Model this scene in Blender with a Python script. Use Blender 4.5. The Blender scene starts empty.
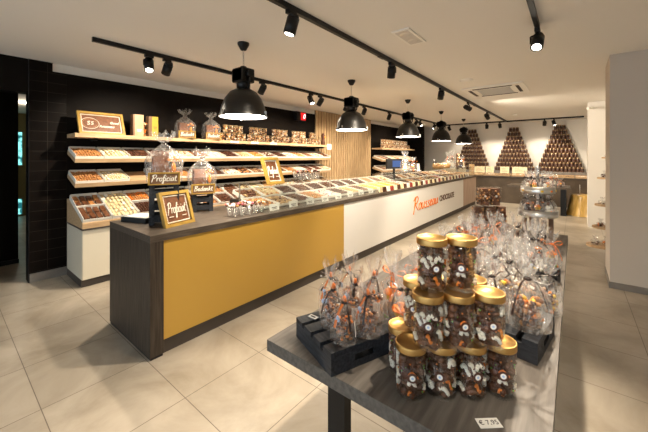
import bpy, bmesh, math, random
from mathutils import Vector, Matrix
C = bpy.context.scene.collection
PI = math.pi
RND = random.Random(7)

# ------------------------------------------------------------------ materials
def new_mat(name):
    m = bpy.data.materials.new(name); m.use_nodes = True
    nt = m.node_tree; return m, nt, nt.nodes['Principled BSDF']
def plain(name, col, rough=.5, metal=0, spec=.5, coat=0):
    m, nt, b = new_mat(name)
    b.inputs['Base Color'].default_value = (*col, 1); b.inputs['Roughness'].default_value = rough
    b.inputs['Metallic'].default_value = metal; b.inputs['Specular IOR Level'].default_value = spec
    b.inputs['Coat Weight'].default_value = coat
    return m
def noisy(name, c1, c2, scale=8, rough=.5, stretch=(1, 1, 1), detail=6, bump=0, metal=0, spec=.5, lo=.35, hi=.65):
    m, nt, b = new_mat(name); N = nt.nodes; L = nt.links
    tc = N.new('ShaderNodeTexCoord'); mp = N.new('ShaderNodeMapping'); mp.inputs['Scale'].default_value = stretch
    no = N.new('ShaderNodeTexNoise'); no.inputs['Scale'].default_value = scale; no.inputs['Detail'].default_value = detail
    cr = N.new('ShaderNodeValToRGB')
    cr.color_ramp.elements[0].position = lo; cr.color_ramp.elements[0].color = (*c1, 1)
    cr.color_ramp.elements[1].position = hi; cr.color_ramp.elements[1].color = (*c2, 1)
    L.new(tc.outputs['Object'], mp.inputs[0]); L.new(mp.outputs[0], no.inputs['Vector'])
    L.new(no.outputs[0], cr.inputs[0]); L.new(cr.outputs[0], b.inputs['Base Color'])
    b.inputs['Roughness'].default_value = rough; b.inputs['Metallic'].default_value = metal
    b.inputs['Specular IOR Level'].default_value = spec
    if bump:
        bp = N.new('ShaderNodeBump'); bp.inputs['Strength'].default_value = bump; bp.inputs['Distance'].default_value = .01
        L.new(no.outputs[0], bp.inputs['Height']); L.new(bp.outputs[0], b.inputs['Normal'])
    return m
def emis(name, col, s):
    m = bpy.data.materials.new(name); m.use_nodes = True; nt = m.node_tree
    nt.nodes.clear(); o = nt.nodes.new('ShaderNodeOutputMaterial'); e = nt.nodes.new('ShaderNodeEmission')
    e.inputs[0].default_value = (*col, 1); e.inputs[1].default_value = s
    nt.links.new(e.outputs[0], o.inputs[0]); return m
def clear(name, tint=(.97, .98, .98), gloss=.35, rough=.05, haze=0.0, wrinkle=0, wscale=30, base=.04, crease_glint=.5):
    """clear sheet: transparent, mixed with reflections that grow at grazing angles"""
    m = bpy.data.materials.new(name); m.use_nodes = True; nt = m.node_tree; N = nt.nodes; L = nt.links
    N.clear(); out = N.new('ShaderNodeOutputMaterial')
    tr = N.new('ShaderNodeBsdfTransparent'); tr.inputs[0].default_value = (*tint, 1)
    gl = N.new('ShaderNodeBsdfGlossy'); gl.inputs['Roughness'].default_value = rough; gl.inputs[0].default_value = (1, 1, 1, 1)
    lw = N.new('ShaderNodeLayerWeight'); lw.inputs[0].default_value = .35
    ma = N.new('ShaderNodeMath'); ma.operation = 'MULTIPLY_ADD'; ma.inputs[1].default_value = gloss; ma.inputs[2].default_value = base
    L.new(lw.outputs['Facing'], ma.inputs[0])
    mx = N.new('ShaderNodeMixShader'); L.new(ma.outputs[0], mx.inputs[0]); L.new(tr.outputs[0], mx.inputs[1]); L.new(gl.outputs[0], mx.inputs[2])
    last = mx
    if wrinkle:
        tc = N.new('ShaderNodeTexCoord'); no = N.new('ShaderNodeTexNoise'); no.inputs['Scale'].default_value = wscale
        no.inputs['Detail'].default_value = 3; no.inputs['Distortion'].default_value = 1.5
        L.new(tc.outputs['Object'], no.inputs['Vector'])
        bp = N.new('ShaderNodeBump'); bp.inputs['Strength'].default_value = wrinkle; bp.inputs['Distance'].default_value = .01
        L.new(no.outputs[0], bp.inputs['Height']); L.new(bp.outputs[0], gl.inputs['Normal'])
    if haze:
        df = N.new('ShaderNodeBsdfDiffuse'); df.inputs[0].default_value = (.9, .9, .9, 1)
        tl = N.new('ShaderNodeBsdfTranslucent'); tl.inputs[0].default_value = (.9, .9, .9, 1)
        am = N.new('ShaderNodeMixShader'); L.new(df.outputs[0], am.inputs[1]); L.new(tl.outputs[0], am.inputs[2])
        m2 = N.new('ShaderNodeMixShader'); m2.inputs[0].default_value = haze
        if wrinkle:      # painted highlights: white streaks stand in for light caught on creases
            mp = N.new('ShaderNodeMapping'); mp.inputs['Scale'].default_value = (1, 1, .35)
            n2 = N.new('ShaderNodeTexNoise'); n2.inputs['Scale'].default_value = wscale*1.1; n2.inputs['Detail'].default_value = 4; n2.inputs['Distortion'].default_value = 2.2
            cr = N.new('ShaderNodeValToRGB'); cr.color_ramp.elements[0].position = .50; cr.color_ramp.elements[0].color = (haze*.35,)*3+(1,)
            cr.color_ramp.elements[1].position = .66; cr.color_ramp.elements[1].color = (crease_glint,)*3+(1,)
            L.new(tc.outputs['Object'], mp.inputs[0]); L.new(mp.outputs[0], n2.inputs['Vector']); L.new(n2.outputs[0], cr.inputs[0]); L.new(cr.outputs[0], m2.inputs[0])
        L.new(last.outputs[0], m2.inputs[1]); L.new(am.outputs[0], m2.inputs[2]); last = m2
    L.new(last.outputs[0], out.inputs[0]); return m

def tiles_mat():
    m, nt, b = new_mat('stone_floor_tiles'); N = nt.nodes; L = nt.links
    tc = N.new('ShaderNodeTexCoord'); mp = N.new('ShaderNodeMapping')
    mp.inputs['Location'].default_value = (1.95, .2, 0)
    br = N.new('ShaderNodeTexBrick'); br.offset = 0; br.squash = 1
    br.inputs['Scale'].default_value = 1; br.inputs['Brick Width'].default_value = .6; br.inputs['Row Height'].default_value = .6
    br.inputs['Mortar Size'].default_value = .0028; br.inputs['Mortar Smooth'].default_value = .3
    br.inputs['Color1'].default_value = (.45, .39, .315, 1); br.inputs['Color2'].default_value = (.415, .36, .29, 1)
    br.inputs['Mortar'].default_value = (.16, .13, .10, 1)
    no = N.new('ShaderNodeTexNoise'); no.inputs['Scale'].default_value = 1.7; no.inputs['Detail'].default_value = 9; no.inputs['Roughness'].default_value = .62; no.inputs['Distortion'].default_value = .6
    cr = N.new('ShaderNodeValToRGB'); cr.color_ramp.elements[0].position = .36; cr.color_ramp.elements[0].color = (.66, .64, .60, 1)
    cr.color_ramp.elements[1].position = .64; cr.color_ramp.elements[1].color = (1, 1, 1, 1)
    mx = N.new('ShaderNodeMix'); mx.data_type = 'RGBA'; mx.blend_type = 'MULTIPLY'; mx.inputs[0].default_value = 1
    L.new(tc.outputs['Object'], mp.inputs[0]); L.new(mp.outputs[0], br.inputs['Vector']); L.new(tc.outputs['Object'], no.inputs['Vector'])
    L.new(no.outputs[0], cr.inputs[0]); L.new(br.outputs['Color'], mx.inputs[6]); L.new(cr.outputs[0], mx.inputs[7])
    L.new(mx.outputs[2], b.inputs['Base Color']); b.inputs['Roughness'].default_value = .38
    b.inputs['Specular IOR Level'].default_value = .35
    return m
def black_tile_mat():
    m, nt, b = new_mat('black_wall_tiles'); N = nt.nodes; L = nt.links
    tc = N.new('ShaderNodeTexCoord'); sp = N.new('ShaderNodeSeparateXYZ'); cb = N.new('ShaderNodeCombineXYZ')
    L.new(tc.outputs['Object'], sp.inputs[0]); L.new(sp.outputs[1], cb.inputs[0]); L.new(sp.outputs[2], cb.inputs[1])
    br = N.new('ShaderNodeTexBrick'); br.offset = 0; br.inputs['Scale'].default_value = 1
    br.inputs['Brick Width'].default_value = .22; br.inputs['Row Height'].default_value = .125; br.inputs['Mortar Size'].default_value = .0025
    br.inputs['Color1'].default_value = (.0045, .003, .0025, 1); br.inputs['Color2'].default_value = (.007, .005, .004, 1); br.inputs['Mortar'].default_value = (.03, .025, .02, 1)
    L.new(cb.outputs[0], br.inputs['Vector']); L.new(br.outputs[0], b.inputs['Base Color']); b.inputs['Roughness'].default_value = .4; b.inputs['Specular IOR Level'].default_value = .08
    return m
def garden_mat():
    m = bpy.data.materials.new('daylit_garden_view'); m.use_nodes = True; nt = m.node_tree; N = nt.nodes; L = nt.links; N.clear()
    o = N.new('ShaderNodeOutputMaterial'); e = N.new('ShaderNodeEmission'); e.inputs[1].default_value = 1.0
    tc = N.new('ShaderNodeTexCoord'); no = N.new('ShaderNodeTexNoise'); no.inputs['Scale'].default_value = 7; cr = N.new('ShaderNodeValToRGB')
    cr.color_ramp.elements[0].position = .42; cr.color_ramp.elements[0].color = (.01, .09, .10, 1)
    cr.color_ramp.elements[1].position = .6; cr.color_ramp.elements[1].color = (.25, .8, .75, 1)
    L.new(tc.outputs['Object'], no.inputs['Vector']); L.new(no.outputs[0], cr.inputs[0]); L.new(cr.outputs[0], e.inputs[0]); L.new(e.outputs[0], o.inputs[0])
    return m

M = {}
M['floor'] = tiles_mat(); M['tile'] = black_tile_mat(); M['garden'] = garden_mat()
M['ceil'] = plain('ceiling_paint', (.82, .79, .74), .9, spec=.1)
M['white'] = plain('wall_paint', (.74, .71, .66), .85, spec=.2)
M['greywall'] = plain('grey_beige_wall_paint', (.56, .50, .435), .85, spec=.2)
M['black'] = noisy('black_wall_panel', (.005, .0035, .003), (.008, .006, .0045), 3, .6, spec=.08)
M['blackmetal'] = plain('black_metal', (.006, .006, .0065), .42, spec=.3)
M['shade'] = plain('black_enamel', (.008, .007, .006), .38, spec=.35)
M['whitein'] = plain('white_enamel', (.85, .84, .82), .4)
M['chrome'] = plain('steel', (.62, .61, .59), .34, 1)
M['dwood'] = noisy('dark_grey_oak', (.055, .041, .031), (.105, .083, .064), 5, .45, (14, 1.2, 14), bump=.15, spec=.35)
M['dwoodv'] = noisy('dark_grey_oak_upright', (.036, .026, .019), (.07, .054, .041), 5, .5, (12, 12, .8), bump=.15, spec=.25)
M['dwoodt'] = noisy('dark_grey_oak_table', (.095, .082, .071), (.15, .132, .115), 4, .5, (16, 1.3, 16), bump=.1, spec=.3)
M['oak'] = noisy('light_oak', (.42, .27, .14), (.56, .385, .22), 5, .5, (8, 1, 8))
M['oakv'] = noisy('light_oak_slats', (.42, .275, .14), (.58, .40, .22), 5, .5, (6, 6, .7))
M['groove_shade'] = plain('brown_groove_shade', (.10, .06, .03), .9)  # dark backing colour paints the shade into the grooves between the slats
M['beigewood'] = noisy('pale_rose_oak', (.40, .29, .22), (.50, .38, .30), 4, .5, (10, 10, .8))
M['gold'] = plain('mustard_panel', (.56, .33, .055), .35)
M['creampanel'] = plain('white_panel', (.90, .89, .87), .35)
M['cab'] = plain('cream_cabinet', (.66, .60, .48), .4)
M['plinth'] = plain('dark_plinth', (.06, .048, .04), .5)
M['skirt'] = noisy('grey_stone_skirting', (.16, .14, .12), (.22, .2, .18), 6, .6)
M['blackwood'] = noisy('black_stained_wood', (.014, .0155, .019), (.036, .040, .049), 7, .5, (2, 14, 14), bump=.2, spec=.3)
M['tray'] = plain('white_tray_plastic', (.80, .77, .70), .4)
M['paper'] = plain('white_card', (.85, .83, .78), .6)
M['cream'] = noisy('cream_card', (.74, .64, .40), (.85, .78, .56), 20, .6)
M['ink'] = plain('dark_ink', (.03, .02, .02), .6)
M['goldlid'] = plain('gold_lid', (.62, .38, .13), .42, 1)
M['goldframe'] = noisy('gold_painted_wood', (.30, .175, .03), (.43, .265, .05), 12, .4)
M['milk'] = noisy('milk_chocolate', (.105, .036, .013), (.18, .068, .028), 30, .4)
M['dark'] = noisy('dark_chocolate', (.05, .016, .007), (.10, .035, .015), 30, .4, spec=.3)
M['whitec'] = noisy('white_chocolate', (.72, .56, .30), (.84, .72, .46), 30, .4)
M['caramel'] = noisy('caramel_praline', (.42, .17, .05), (.58, .28, .09), 30, .4)
M['nut'] = noisy('nut_cluster', (.34, .19, .08), (.62, .42, .2), 60, .5)
M['mallow'] = noisy('piped_cream', (.78, .72, .60), (.88, .84, .75), 30, .5)
M['orange'] = plain('orange_sugar', (.85, .24, .02), .4)
M['yellow'] = plain('yellow_sugar', (.85, .55, .04), .4)
M['green'] = plain('green_sugar', (.15, .5, .06), .4)
M['pink'] = plain('pink_sugar', (.7, .12, .2), .4)
M['blue'] = plain('pale_blue_foil', (.4, .55, .8), .3)
M['redr'] = plain('dark_red_wrap', (.28, .03, .02), .4)
M['ribbon_o'] = plain('orange_ribbon', (.80, .20, .03), .35)
M['ribbon_b'] = plain('black_brown_ribbon', (.03, .015, .012), .35)
M['glass'] = clear('case_glass', (.97, .99, .98), .32, .02, base=.02)
M['cup'] = clear('clear_cup', (.98, .98, .98), .35, .04, base=.02)
M['jar'] = clear('clear_jar', (.99, .99, .985), .20, .06, .006, base=.006)
M['cello'] = clear('cellophane', (.985, .985, .985), .34, .08, .09, 1, 30, .03, .27)
M['cello_thin'] = clear('cellophane_thin', (.985, .985, .985), .34, .07, .06, 1, 30, .03, .34)
M['cello_orange'] = clear('cellophane_printed', (.985, .965, .95), .30, .08, .045, 1, 40, .02, .22)
M['bulb'] = emis('lamp_glow', (1, .90, .74), 26)
M['lens'] = emis('spot_lens_glow', (1, .93, .80), 14)
M['red'] = emis('red_display', (.75, .015, .015), .9)
M['digit'] = emis('display_digit', (1, .75, .75), 1.6)
M['screen'] = emis('blue_screen', (.12, .2, .45), .5)
M['signorange'] = plain('orange_lettering', (.85, .20, .015), .4)
M['signbrown'] = plain('brown_lettering', (.08, .025, .012), .4)
M['kraft'] = noisy('kraft_card', (.42, .27, .15), (.52, .35, .21), 9, .6)
M['darkkraft'] = plain('brown_card', (.17, .09, .045), .5)
M['olivecard'] = plain('olive_gold_card', (.42, .29, .04), .4)
M['goldcloth'] = noisy('gold_satin', (.50, .30, .07), (.72, .47, .15), 5, .3, (5, 5, .6))
M['olive'] = plain('olive_wall_paint', (.11, .095, .03), .8)
M['terminal'] = plain('black_plastic', (.012, .012, .013), .35)
M['brownpanel'] = noisy('brown_base_panel', (.075, .052, .032), (.11, .078, .05), 4, .55)
M['basket'] = noisy('wicker', (.30, .16, .05), (.5, .3, .12), 60, .6)
M['pjar'] = plain('dark_jam_jar', (.045, .013, .006), .45)
M['pjarband'] = plain('copper_jar_label', (.085, .035, .015), .5)
M['pjarlid'] = plain('white_gold_lid', (.34, .24, .13), .35, .3)
M['grey'] = plain('light_grey_plastic', (.6, .58, .55), .5)

# ------------------------------------------------------------------ mesh builder
class MB:
    def __init__(s): s.bm = bmesh.new(); s.mats = []
    def mi(s, m):
        m = M[m]
        if m not in s.mats: s.mats.append(m)
        return s.mats.index(m)
    def _fin(s, vs, m, T=None, smooth=False):
        if T is not None: bmesh.ops.transform(s.bm, matrix=T, verts=vs)
        i = s.mi(m)
        for v in vs:
            for f in v.link_faces: f.material_index = i; f.smooth = smooth
    def box(s, x0, x1, y0, y1, z0, z1, m, T=None, bevel=0):
        r = bmesh.ops.create_cube(s.bm, size=1); vs = r['verts']
        A = Matrix.Translation(((x0+x1)/2, (y0+y1)/2, (z0+z1)/2)) @ Matrix.Diagonal((abs(x1-x0), abs(y1-y0), abs(z1-z0), 1))
        bmesh.ops.transform(s.bm, matrix=A, verts=vs)
        if bevel:
            es = list({e for v in vs for e in v.link_edges})
            b = bmesh.ops.bevel(s.bm, geom=es, offset=bevel, segments=2, affect='EDGES', profile=.7)
            vs = list({v for f in b['faces'] for v in f.verts} | {v for v in vs if v.is_valid})
        s._fin(vs, m, T); return s
    def cyl(s, p0, p1, r0, r1, m, n=20, caps=True, smooth=True, T=None):
        p0 = Vector(p0); p1 = Vector(p1); d = p1-p0; L = d.length
        r = bmesh.ops.create_cone(s.bm, cap_ends=caps, segments=n, radius1=max(r0, 1e-4), radius2=max(r1, 1e-4), depth=L)
        A = Matrix.Translation((p0+p1)/2) @ d.to_track_quat('Z', 'Y').to_matrix().to_4x4()
        if T is not None: A = T @ A
        s._fin(r['verts'], m, A, smooth)
        if smooth:
            for v in r['verts']:
                for f in v.link_faces:
                    if len(f.verts) > 4: f.smooth = False
        return s
    def lathe(s, prof, m, n=28, c=(0, 0, 0), mod=None, smooth=True, T=None):
        rings = []
        for k, (r, z) in enumerate(prof):
            ring = []
            for i in range(n):
                a = 2*PI*i/n; rr = r; zz = z
                if mod: rr, zz = mod(r, z, a, k)
                ring.append(s.bm.verts.new((c[0]+rr*math.cos(a), c[1]+rr*math.sin(a), c[2]+zz)))
            rings.append(ring)
        i_ = s.mi(m); new = [v for r_ in rings for v in r_]
        for a, b in zip(rings, rings[1:]):
            for i in range(n):
                f = s.bm.faces.new((a[i], a[(i+1) % n], b[(i+1) % n], b[i])); f.material_index = i_; f.smooth = smooth
        if T is not None: bmesh.ops.transform(s.bm, matrix=T, verts=new)
        return s
    def lump(s, c, r, m, sub=1, sc=(1, 1, 1), rot=None, rough=.0, rnd=RND):
        R = bmesh.ops.create_icosphere(s.bm, subdivisions=sub, radius=r)
        for v in R['verts']:
            if rough: v.co *= 1+rnd.uniform(-rough, rough)
        A = Matrix.Translation(c) @ (rot if rot is not None else Matrix()) @ Matrix.Diagonal((*sc, 1))
        s._fin(R['verts'], m, A, True); return s
    def quad(s, pts, m):
        f = s.bm.faces.new([s.bm.verts.new(p) for p in pts]); f.material_index = s.mi(m); return s
    def prism(s, pts, y0, y1, m):
        """outline in x-z, extruded along y"""
        a = [s.bm.verts.new((x, y0, z)) for x, z in pts]; b = [s.bm.verts.new((x, y1, z)) for x, z in pts]
        i_ = s.mi(m); fs = [s.bm.faces.new(a), s.bm.faces.new(b[::-1])]
        n = len(pts)
        for i in range(n): fs.append(s.bm.faces.new((a[(i+1) % n], a[i], b[i], b[(i+1) % n])))
        for f in fs: f.material_index = i_
        bmesh.ops.recalc_face_normals(s.bm, faces=fs); return s
    def tube(s, pts, r, m, n=6, T=None):
        pts = [Vector(p) for p in pts]
        for a, b in zip(pts, pts[1:]):
            if (b-a).length > 1e-5: s.cyl(a, b, r, r, m, n, True, True, T)
        return s
    def build(s, name, parent=None, loc=None):
        me = bpy.data.meshes.new(name); s.bm.normal_update(); s.bm.to_mesh(me); s.bm.free()
        for m in s.mats: me.materials.append(m)
        o = bpy.data.objects.new(name, me); C.objects.link(o)
        if parent: o.parent = parent
        if loc: o.location = loc
        return o
def tag(o, label, cat, group=None, kind=None):
    o['label'] = label; o['category'] = cat
    if group: o['group'] = group
    if kind: o['kind'] = kind
    return o
def struct(o): o['kind'] = 'structure'; return o
def thing(name, label, cat, loc=(0, 0, 0), rz=0, group=None):
    o = bpy.data.objects.new(name, None); C.objects.link(o); o.location = loc; o.rotation_euler = (0, 0, rz); o.empty_display_size = .05
    return tag(o, label, cat, group)
def dup(root, loc, rz=None, label=None, group=None, scale=None):
    r = root.copy(); C.objects.link(r); r.location = loc
    if rz is not None: r.rotation_euler = (root.rotation_euler[0], root.rotation_euler[1], rz)
    if label: r['label'] = label
    if group: r['group'] = group
    if scale: r.scale = (scale,)*3
    for ch in list(root.children):
        c = ch.copy(); C.objects.link(c); c.parent = r
        for g in list(ch.children):
            d = g.copy(); C.objects.link(d); d.parent = c
    return r
ORD = 'first second third fourth fifth sixth seventh eighth ninth tenth eleventh twelfth thirteenth fourteenth fifteenth sixteenth seventeenth eighteenth nineteenth twentieth'.split()
ORD += ['twenty-' + o for o in ORD[:9]] + ['thirtieth'] + ['thirty-' + o for o in ORD[:9]]
def ybx(u, X):
    a = (u-324)/311; f0, f1, r0, r1 = -.6266, .7793, .7793, .6266
    d = X/(f0+r0*a); return d*(f1+r1*a)
def RZ(a): return Matrix.Rotation(a, 4, 'Z')
def RX(a): return Matrix.Rotation(a, 4, 'X')
def RY(a): return Matrix.Rotation(a, 4, 'Y')
def TR(*p): return Matrix.Translation(p)

def text_obj(s, size, m, parent, loc, rot, name='lettering', ext=.001, shear=0, sx=1, offset=0):
    cu = bpy.data.curves.new(name, 'FONT'); cu.body = s; cu.size = size; cu.extrude = ext; cu.shear = shear; cu.offset = offset
    cu.align_x = 'CENTER'; cu.align_y = 'CENTER'; cu.materials.append(M[m]); cu.resolution_u = 3
    tmp = bpy.data.objects.new('tmp', cu); C.objects.link(tmp)
    me = bpy.data.meshes.new_from_object(tmp, depsgraph=bpy.context.evaluated_depsgraph_get())
    bpy.data.objects.remove(tmp); bpy.data.curves.remove(cu)
    o = bpy.data.objects.new(name, me); C.objects.link(o); o.parent = parent; o.location = loc; o.rotation_euler = rot; o.scale = (sx, 1, 1)
    return o
# brush handwriting: each letter a list of strokes on a grid (x right, y up, x-height 1)
G = {
 'R': (1.25, [[(.35, 1.9), (.2, .9), (0, -.45)], [(-.1, 1.5), (.3, 1.95), (.85, 2.0), (1.0, 1.6), (.75, 1.15), (.3, .95), (.7, .5), (1.15, 0)]]),
 'P': (1.1, [[(.3, 1.8), (.15, .7), (0, -.3)], [(-.1, 1.5), (.3, 1.9), (.85, 1.9), (1.0, 1.45), (.7, 1.0), (.25, .9)]]),
 'B': (1.15, [[(.25, 1.8), (.15, .8), (.05, 0)], [(0, 1.7), (.6, 1.9), (.95, 1.55), (.3, 1.0), (.95, .75), (.85, .2), (.05, 0)]]),
 'G': (1.2, [[(.95, 1.6), (.6, 1.85), (.2, 1.5), (.05, .8), (.3, .1), (.75, .1), (1.0, .6), (.6, .8)]]),
 'o': (.85, [[(.5, 1), (.15, .8), (.1, .25), (.4, 0), (.7, .3), (.65, .85), (.45, 1), (.85, .8)]]),
 'u': (.95, [[(.1, 1), (.1, .3), (.3, 0), (.6, .3), (.75, 1), (.7, .3), (.95, .1)]]),
 's': (.75, [[(.6, .95), (.3, .9), (.25, .65), (.55, .4), (.45, .05), (.05, .05)]]),
 'e': (.8, [[(.05, .4), (.55, .65), (.45, 1), (.15, .75), (.15, .2), (.4, 0), (.8, .3)]]),
 'a': (.95, [[(.7, .85), (.4, 1), (.1, .6), (.2, .05), (.55, .25), (.75, .95), (.7, .2), (.95, .1)]]),
 'r': (.7, [[(.1, 1), (.15, 0), (.2, .7), (.5, 1), (.7, .85)]]),
 'f': (.65, [[(.7, 1.6), (.5, 1.9), (.3, 1.4), (.2, 0), (.05, -.9), (.3, -.8), (.35, 0), (.65, .2)], [(0, .95), (.6, 1.0)]]),
 'i': (.4, [[(.15, 1), (.15, .2), (.4, .05)], [(.2, 1.35), (.22, 1.45)]]),
 'c': (.7, [[(.6, .85), (.35, 1), (.1, .6), (.2, .05), (.7, .15)]]),
 't': (.6, [[(.3, 1.6), (.2, .3), (.4, 0), (.6, .15)], [(0, 1.1), (.55, 1.15)]]),
 'd': (.95, [[(.65, .8), (.35, 1), (.1, .5), (.25, 0), (.6, .3), (.8, 1.8), (.7, .2), (.95, .1)]]),
 'n': (.9, [[(.1, 1), (.1, 0), (.2, .7), (.5, 1), (.65, .7), (.65, 0), (.9, .15)]]),
 'k': (.85, [[(.25, 1.8), (.1, 0)], [(.65, .95), (.2, .5), (.45, .35), (.8, 0)]]),
 'l': (.45, [[(.3, 1.8), (.15, .8), (.2, 0), (.45, .15)]]),
}
def brush(word, width, height, r, m, parent, T, name='lettering'):
    """brush word lying in local x (right) / y (up), centred; T places it"""
    adv = sum(G[c][0] for c in word); sx = width/adv; sy = height/2.2; x = -width/2; mb = MB()
    for c in word:
        w, strokes = G[c]
        for st in strokes:
            pts = [(x+p[0]*sx+p[1]*sy*.15, (p[1]-.9)*sy, 0) for p in st]
            sm = []
            for i in range(len(pts)-1):     # Catmull-Rom smoothing
                a = Vector(pts[max(i-1, 0)]); b = Vector(pts[i]); c2 = Vector(pts[i+1]); d = Vector(pts[min(i+2, len(pts)-1)])
                for k in range(3):
                    t = k/3; sm.append(.5*((2*b)+(c2-a)*t+(2*a-5*b+4*c2-d)*t*t+(3*b-a-3*c2+d)*t**3))
            sm.append(Vector(pts[-1]))
            mb.tube(sm, r, m, 5)
        x += w*sx
    bmesh.ops.transform(mb.bm, matrix=T, verts=mb.bm.verts)
    return mb.build(name, parent)

# ------------------------------------------------------------------ camera
cam = bpy.data.cameras.new('camera'); co = bpy.data.objects.new('camera', cam); C.objects.link(co)
co.location = (0, 0, 1.55); co.rotation_euler = (PI/2, 0, math.radians(38.8))
cam.sensor_width = 36; cam.lens = 36*311/648; cam.shift_y = -59/648; cam.clip_start = .05
bpy.context.scene.camera = co

# ------------------------------------------------------------------ setting
CH = 2.76
struct(MB().box(-11.6, 2.4, -3.6, 12.9, -.1, 0, 'floor').build('floor'))
struct(MB().box(-5.4, 2.4, -3.6, 12.9, CH, CH+.1, 'ceil').build('ceiling'))
w = MB(); w.box(-5.40, -5.24, .71, 12.86, 0, CH, 'white'); struct(w.build('wall_left'))
w = MB(); w.box(-5.40, -5.24, -3.6, .05, 0, CH, 'black').box(-5.40, -5.24, .05, .71, 2.34, CH, 'black'); struct(w.build('wall_left_front'))
struct(MB().box(-5.24, -5.222, .71, .93, .11, CH-.002, 'tile').box(-5.24, -5.222, .93, 1.07, .11, 2.65, 'tile').build('trim_1'))
struct(MB().box(-5.24, -5.21, .712, 1.4, 0, .105, 'skirt').build('baseboard_left'))
struct(MB().box(-5.24, -5.22, 1.07, 6.12, 0, 2.65, 'black').build('trim_2'))
struct(MB().box(-5.405, -5.216, .703, .71, 0, CH-.002, 'blackmetal').build('trim_3'))
w = MB(); y = 6.13; w.box(-5.24, -5.225, 6.13, 8.93, 0, CH-.002, 'groove_shade')
while y < 8.9: w.box(-5.225, -5.185, y, y+.075, 0, CH-.004, 'oakv'); y += .112
struct(w.build('trim_4'))
struct(MB().box(-5.24, -5.22, 8.93, 12.69, 0, 2.65, 'black').build('trim_5'))
struct(MB().box(-5.4, 2.4, 12.7, 12.86, 0, CH, 'white').build('wall_back'))
struct(MB().box(-5.22, -4.6, 11.9, 12.05, 0, CH-.001, 'black').build('wall_partition'))
# right side: big pillar wall, recess, white column
struct(MB().box(.33, 2.4, 5.0, 5.65, 0, CH, 'greywall').build('wall_pillar'))
struct(MB().box(.322, 2.39, 4.99, 5.66, 0, .075, 'skirt').build('baseboard_pillar'))
struct(MB().box(.60, .75, 5.65, 9.03, 0, CH, 'white').build('wall_recess'))
struct(MB().box(.24, .9, 9.03, 9.55, 0, CH, 'white').build('wall_column'))
struct(MB().box(.8, .95, 9.55, 12.7, 0, CH, 'white').build('wall_right_back'))
struct(MB().box(2.25, 2.4, -3.6, 5.0, 0, CH, 'white').build('wall_right'))
# shop front behind the viewer: framed glazing open to the daylight
w = MB()
w.box(-5.24, 2.25, -3.6, -3.5, 0, .12, 'blackmetal').box(-5.24, 2.25, -3.6, -3.5, 2.5, CH, 'blackmetal')
for x in (-5.24, -3.37, -1.5, .37, 2.17): w.box(x, x+.08, -3.6, -3.5, .12, 2.5, 'blackmetal')
w.box(-5.2, 2.2, -3.555, -3.545, .12, 2.5, 'glass'); struct(w.build('window_1'))
# room behind the passage
struct(MB().box(-6.5, -6.35, -1.2, .745, 0, 2.70, 'black').build('wall_corridor'))
struct(MB().box(-6.35, -6.33, -1.2, .75, 0, .06, 'blackmetal').build('baseboard_corridor'))
w = MB(); w.box(-11.5, -11.35, -1.2, 4, 0, 2.7, 'olive').box(-11.5, -5.4, 4, 4.15, 0, 2.7, 'olive').box(-11.5, -5.4, -1.35, -1.2, 0, 2.7, 'olive'); struct(w.build('wall_corridor_far'))
struct(MB().box(-11.5, -5.4, -1.35, 4.15, 2.7, 2.8, 'ceil').build('ceiling_corridor'))
w = MB(); w.box(-11.35, -11.33, .7, 1.40, 1.34, 2.2, 'garden').box(-11.35, -11.33, .7, 1.40, .05, .45, 'garden')
for z in (.01, .45, 1.30, 2.2): w.box(-11.35, -11.31, .66, 1.44, z, z+.04, 'olive')
struct(w.build('window_2'))

world = bpy.data.worlds.new('daylight'); bpy.context.scene.world = world; world.use_nodes = True
world.node_tree.nodes['Background'].inputs[0].default_value = (.80, .89, 1.0, 1); world.node_tree.nodes['Background'].inputs[1].default_value = 1.6

# ------------------------------------------------------------------ lamps
WARM = (1, .855, .665)
def spot(parent, loc, target, W, size=70, blend=.6, rad=.035, col=WARM):
    l = bpy.data.lights.new('spot_lamp', 'SPOT'); l.energy = W; l.spot_size = math.radians(size); l.spot_blend = blend; l.shadow_soft_size = rad; l.color = col
    o = bpy.data.objects.new('spot_lamp', l); C.objects.link(o); o.location = loc
    o.rotation_euler = (Vector(target)-Vector(loc)).to_track_quat('-Z', 'Y').to_euler()
    o.parent = parent; return o
def track(name_label, x0, y0, x1, y1, group='ceiling track rails'):
    t = thing('lighting_track', name_label, 'track lighting', (x0, y0, CH), 0, group)
    dx, dy = x1-x0, y1-y0; L = math.hypot(dx, dy); T = RZ(math.atan2(dy, dx))
    MB().box(0, L, -.018, .018, -.045, -.001, 'blackmetal', T).build('rail', t)
    MB().box(-.012, .0, -.02, .02, -.047, -.001, 'blackmetal', T).build('end_cap', t)
    k = MB()
    for i in range(1, int(L/2.2)): k.box(i*2.2, i*2.2+.12, -.019, .019, -.052, -.044, 'blackmetal', T)
    k.build('feed_joint', t)
    return t
track('black ceiling track above the aisle behind the counter', -3.78, .99, -3.78, 11.9)
track('black ceiling track running above the shop floor right of the pendants', -1.76, -1.2, -1.76, 11.86)
track('short black ceiling track ending overhead in front of the air conditioner', -.26, .2, -.26, 3.42)
track('black ceiling track crossing in front of the jar pyramids', -4.2, 11.9, .23, 11.9)
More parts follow.
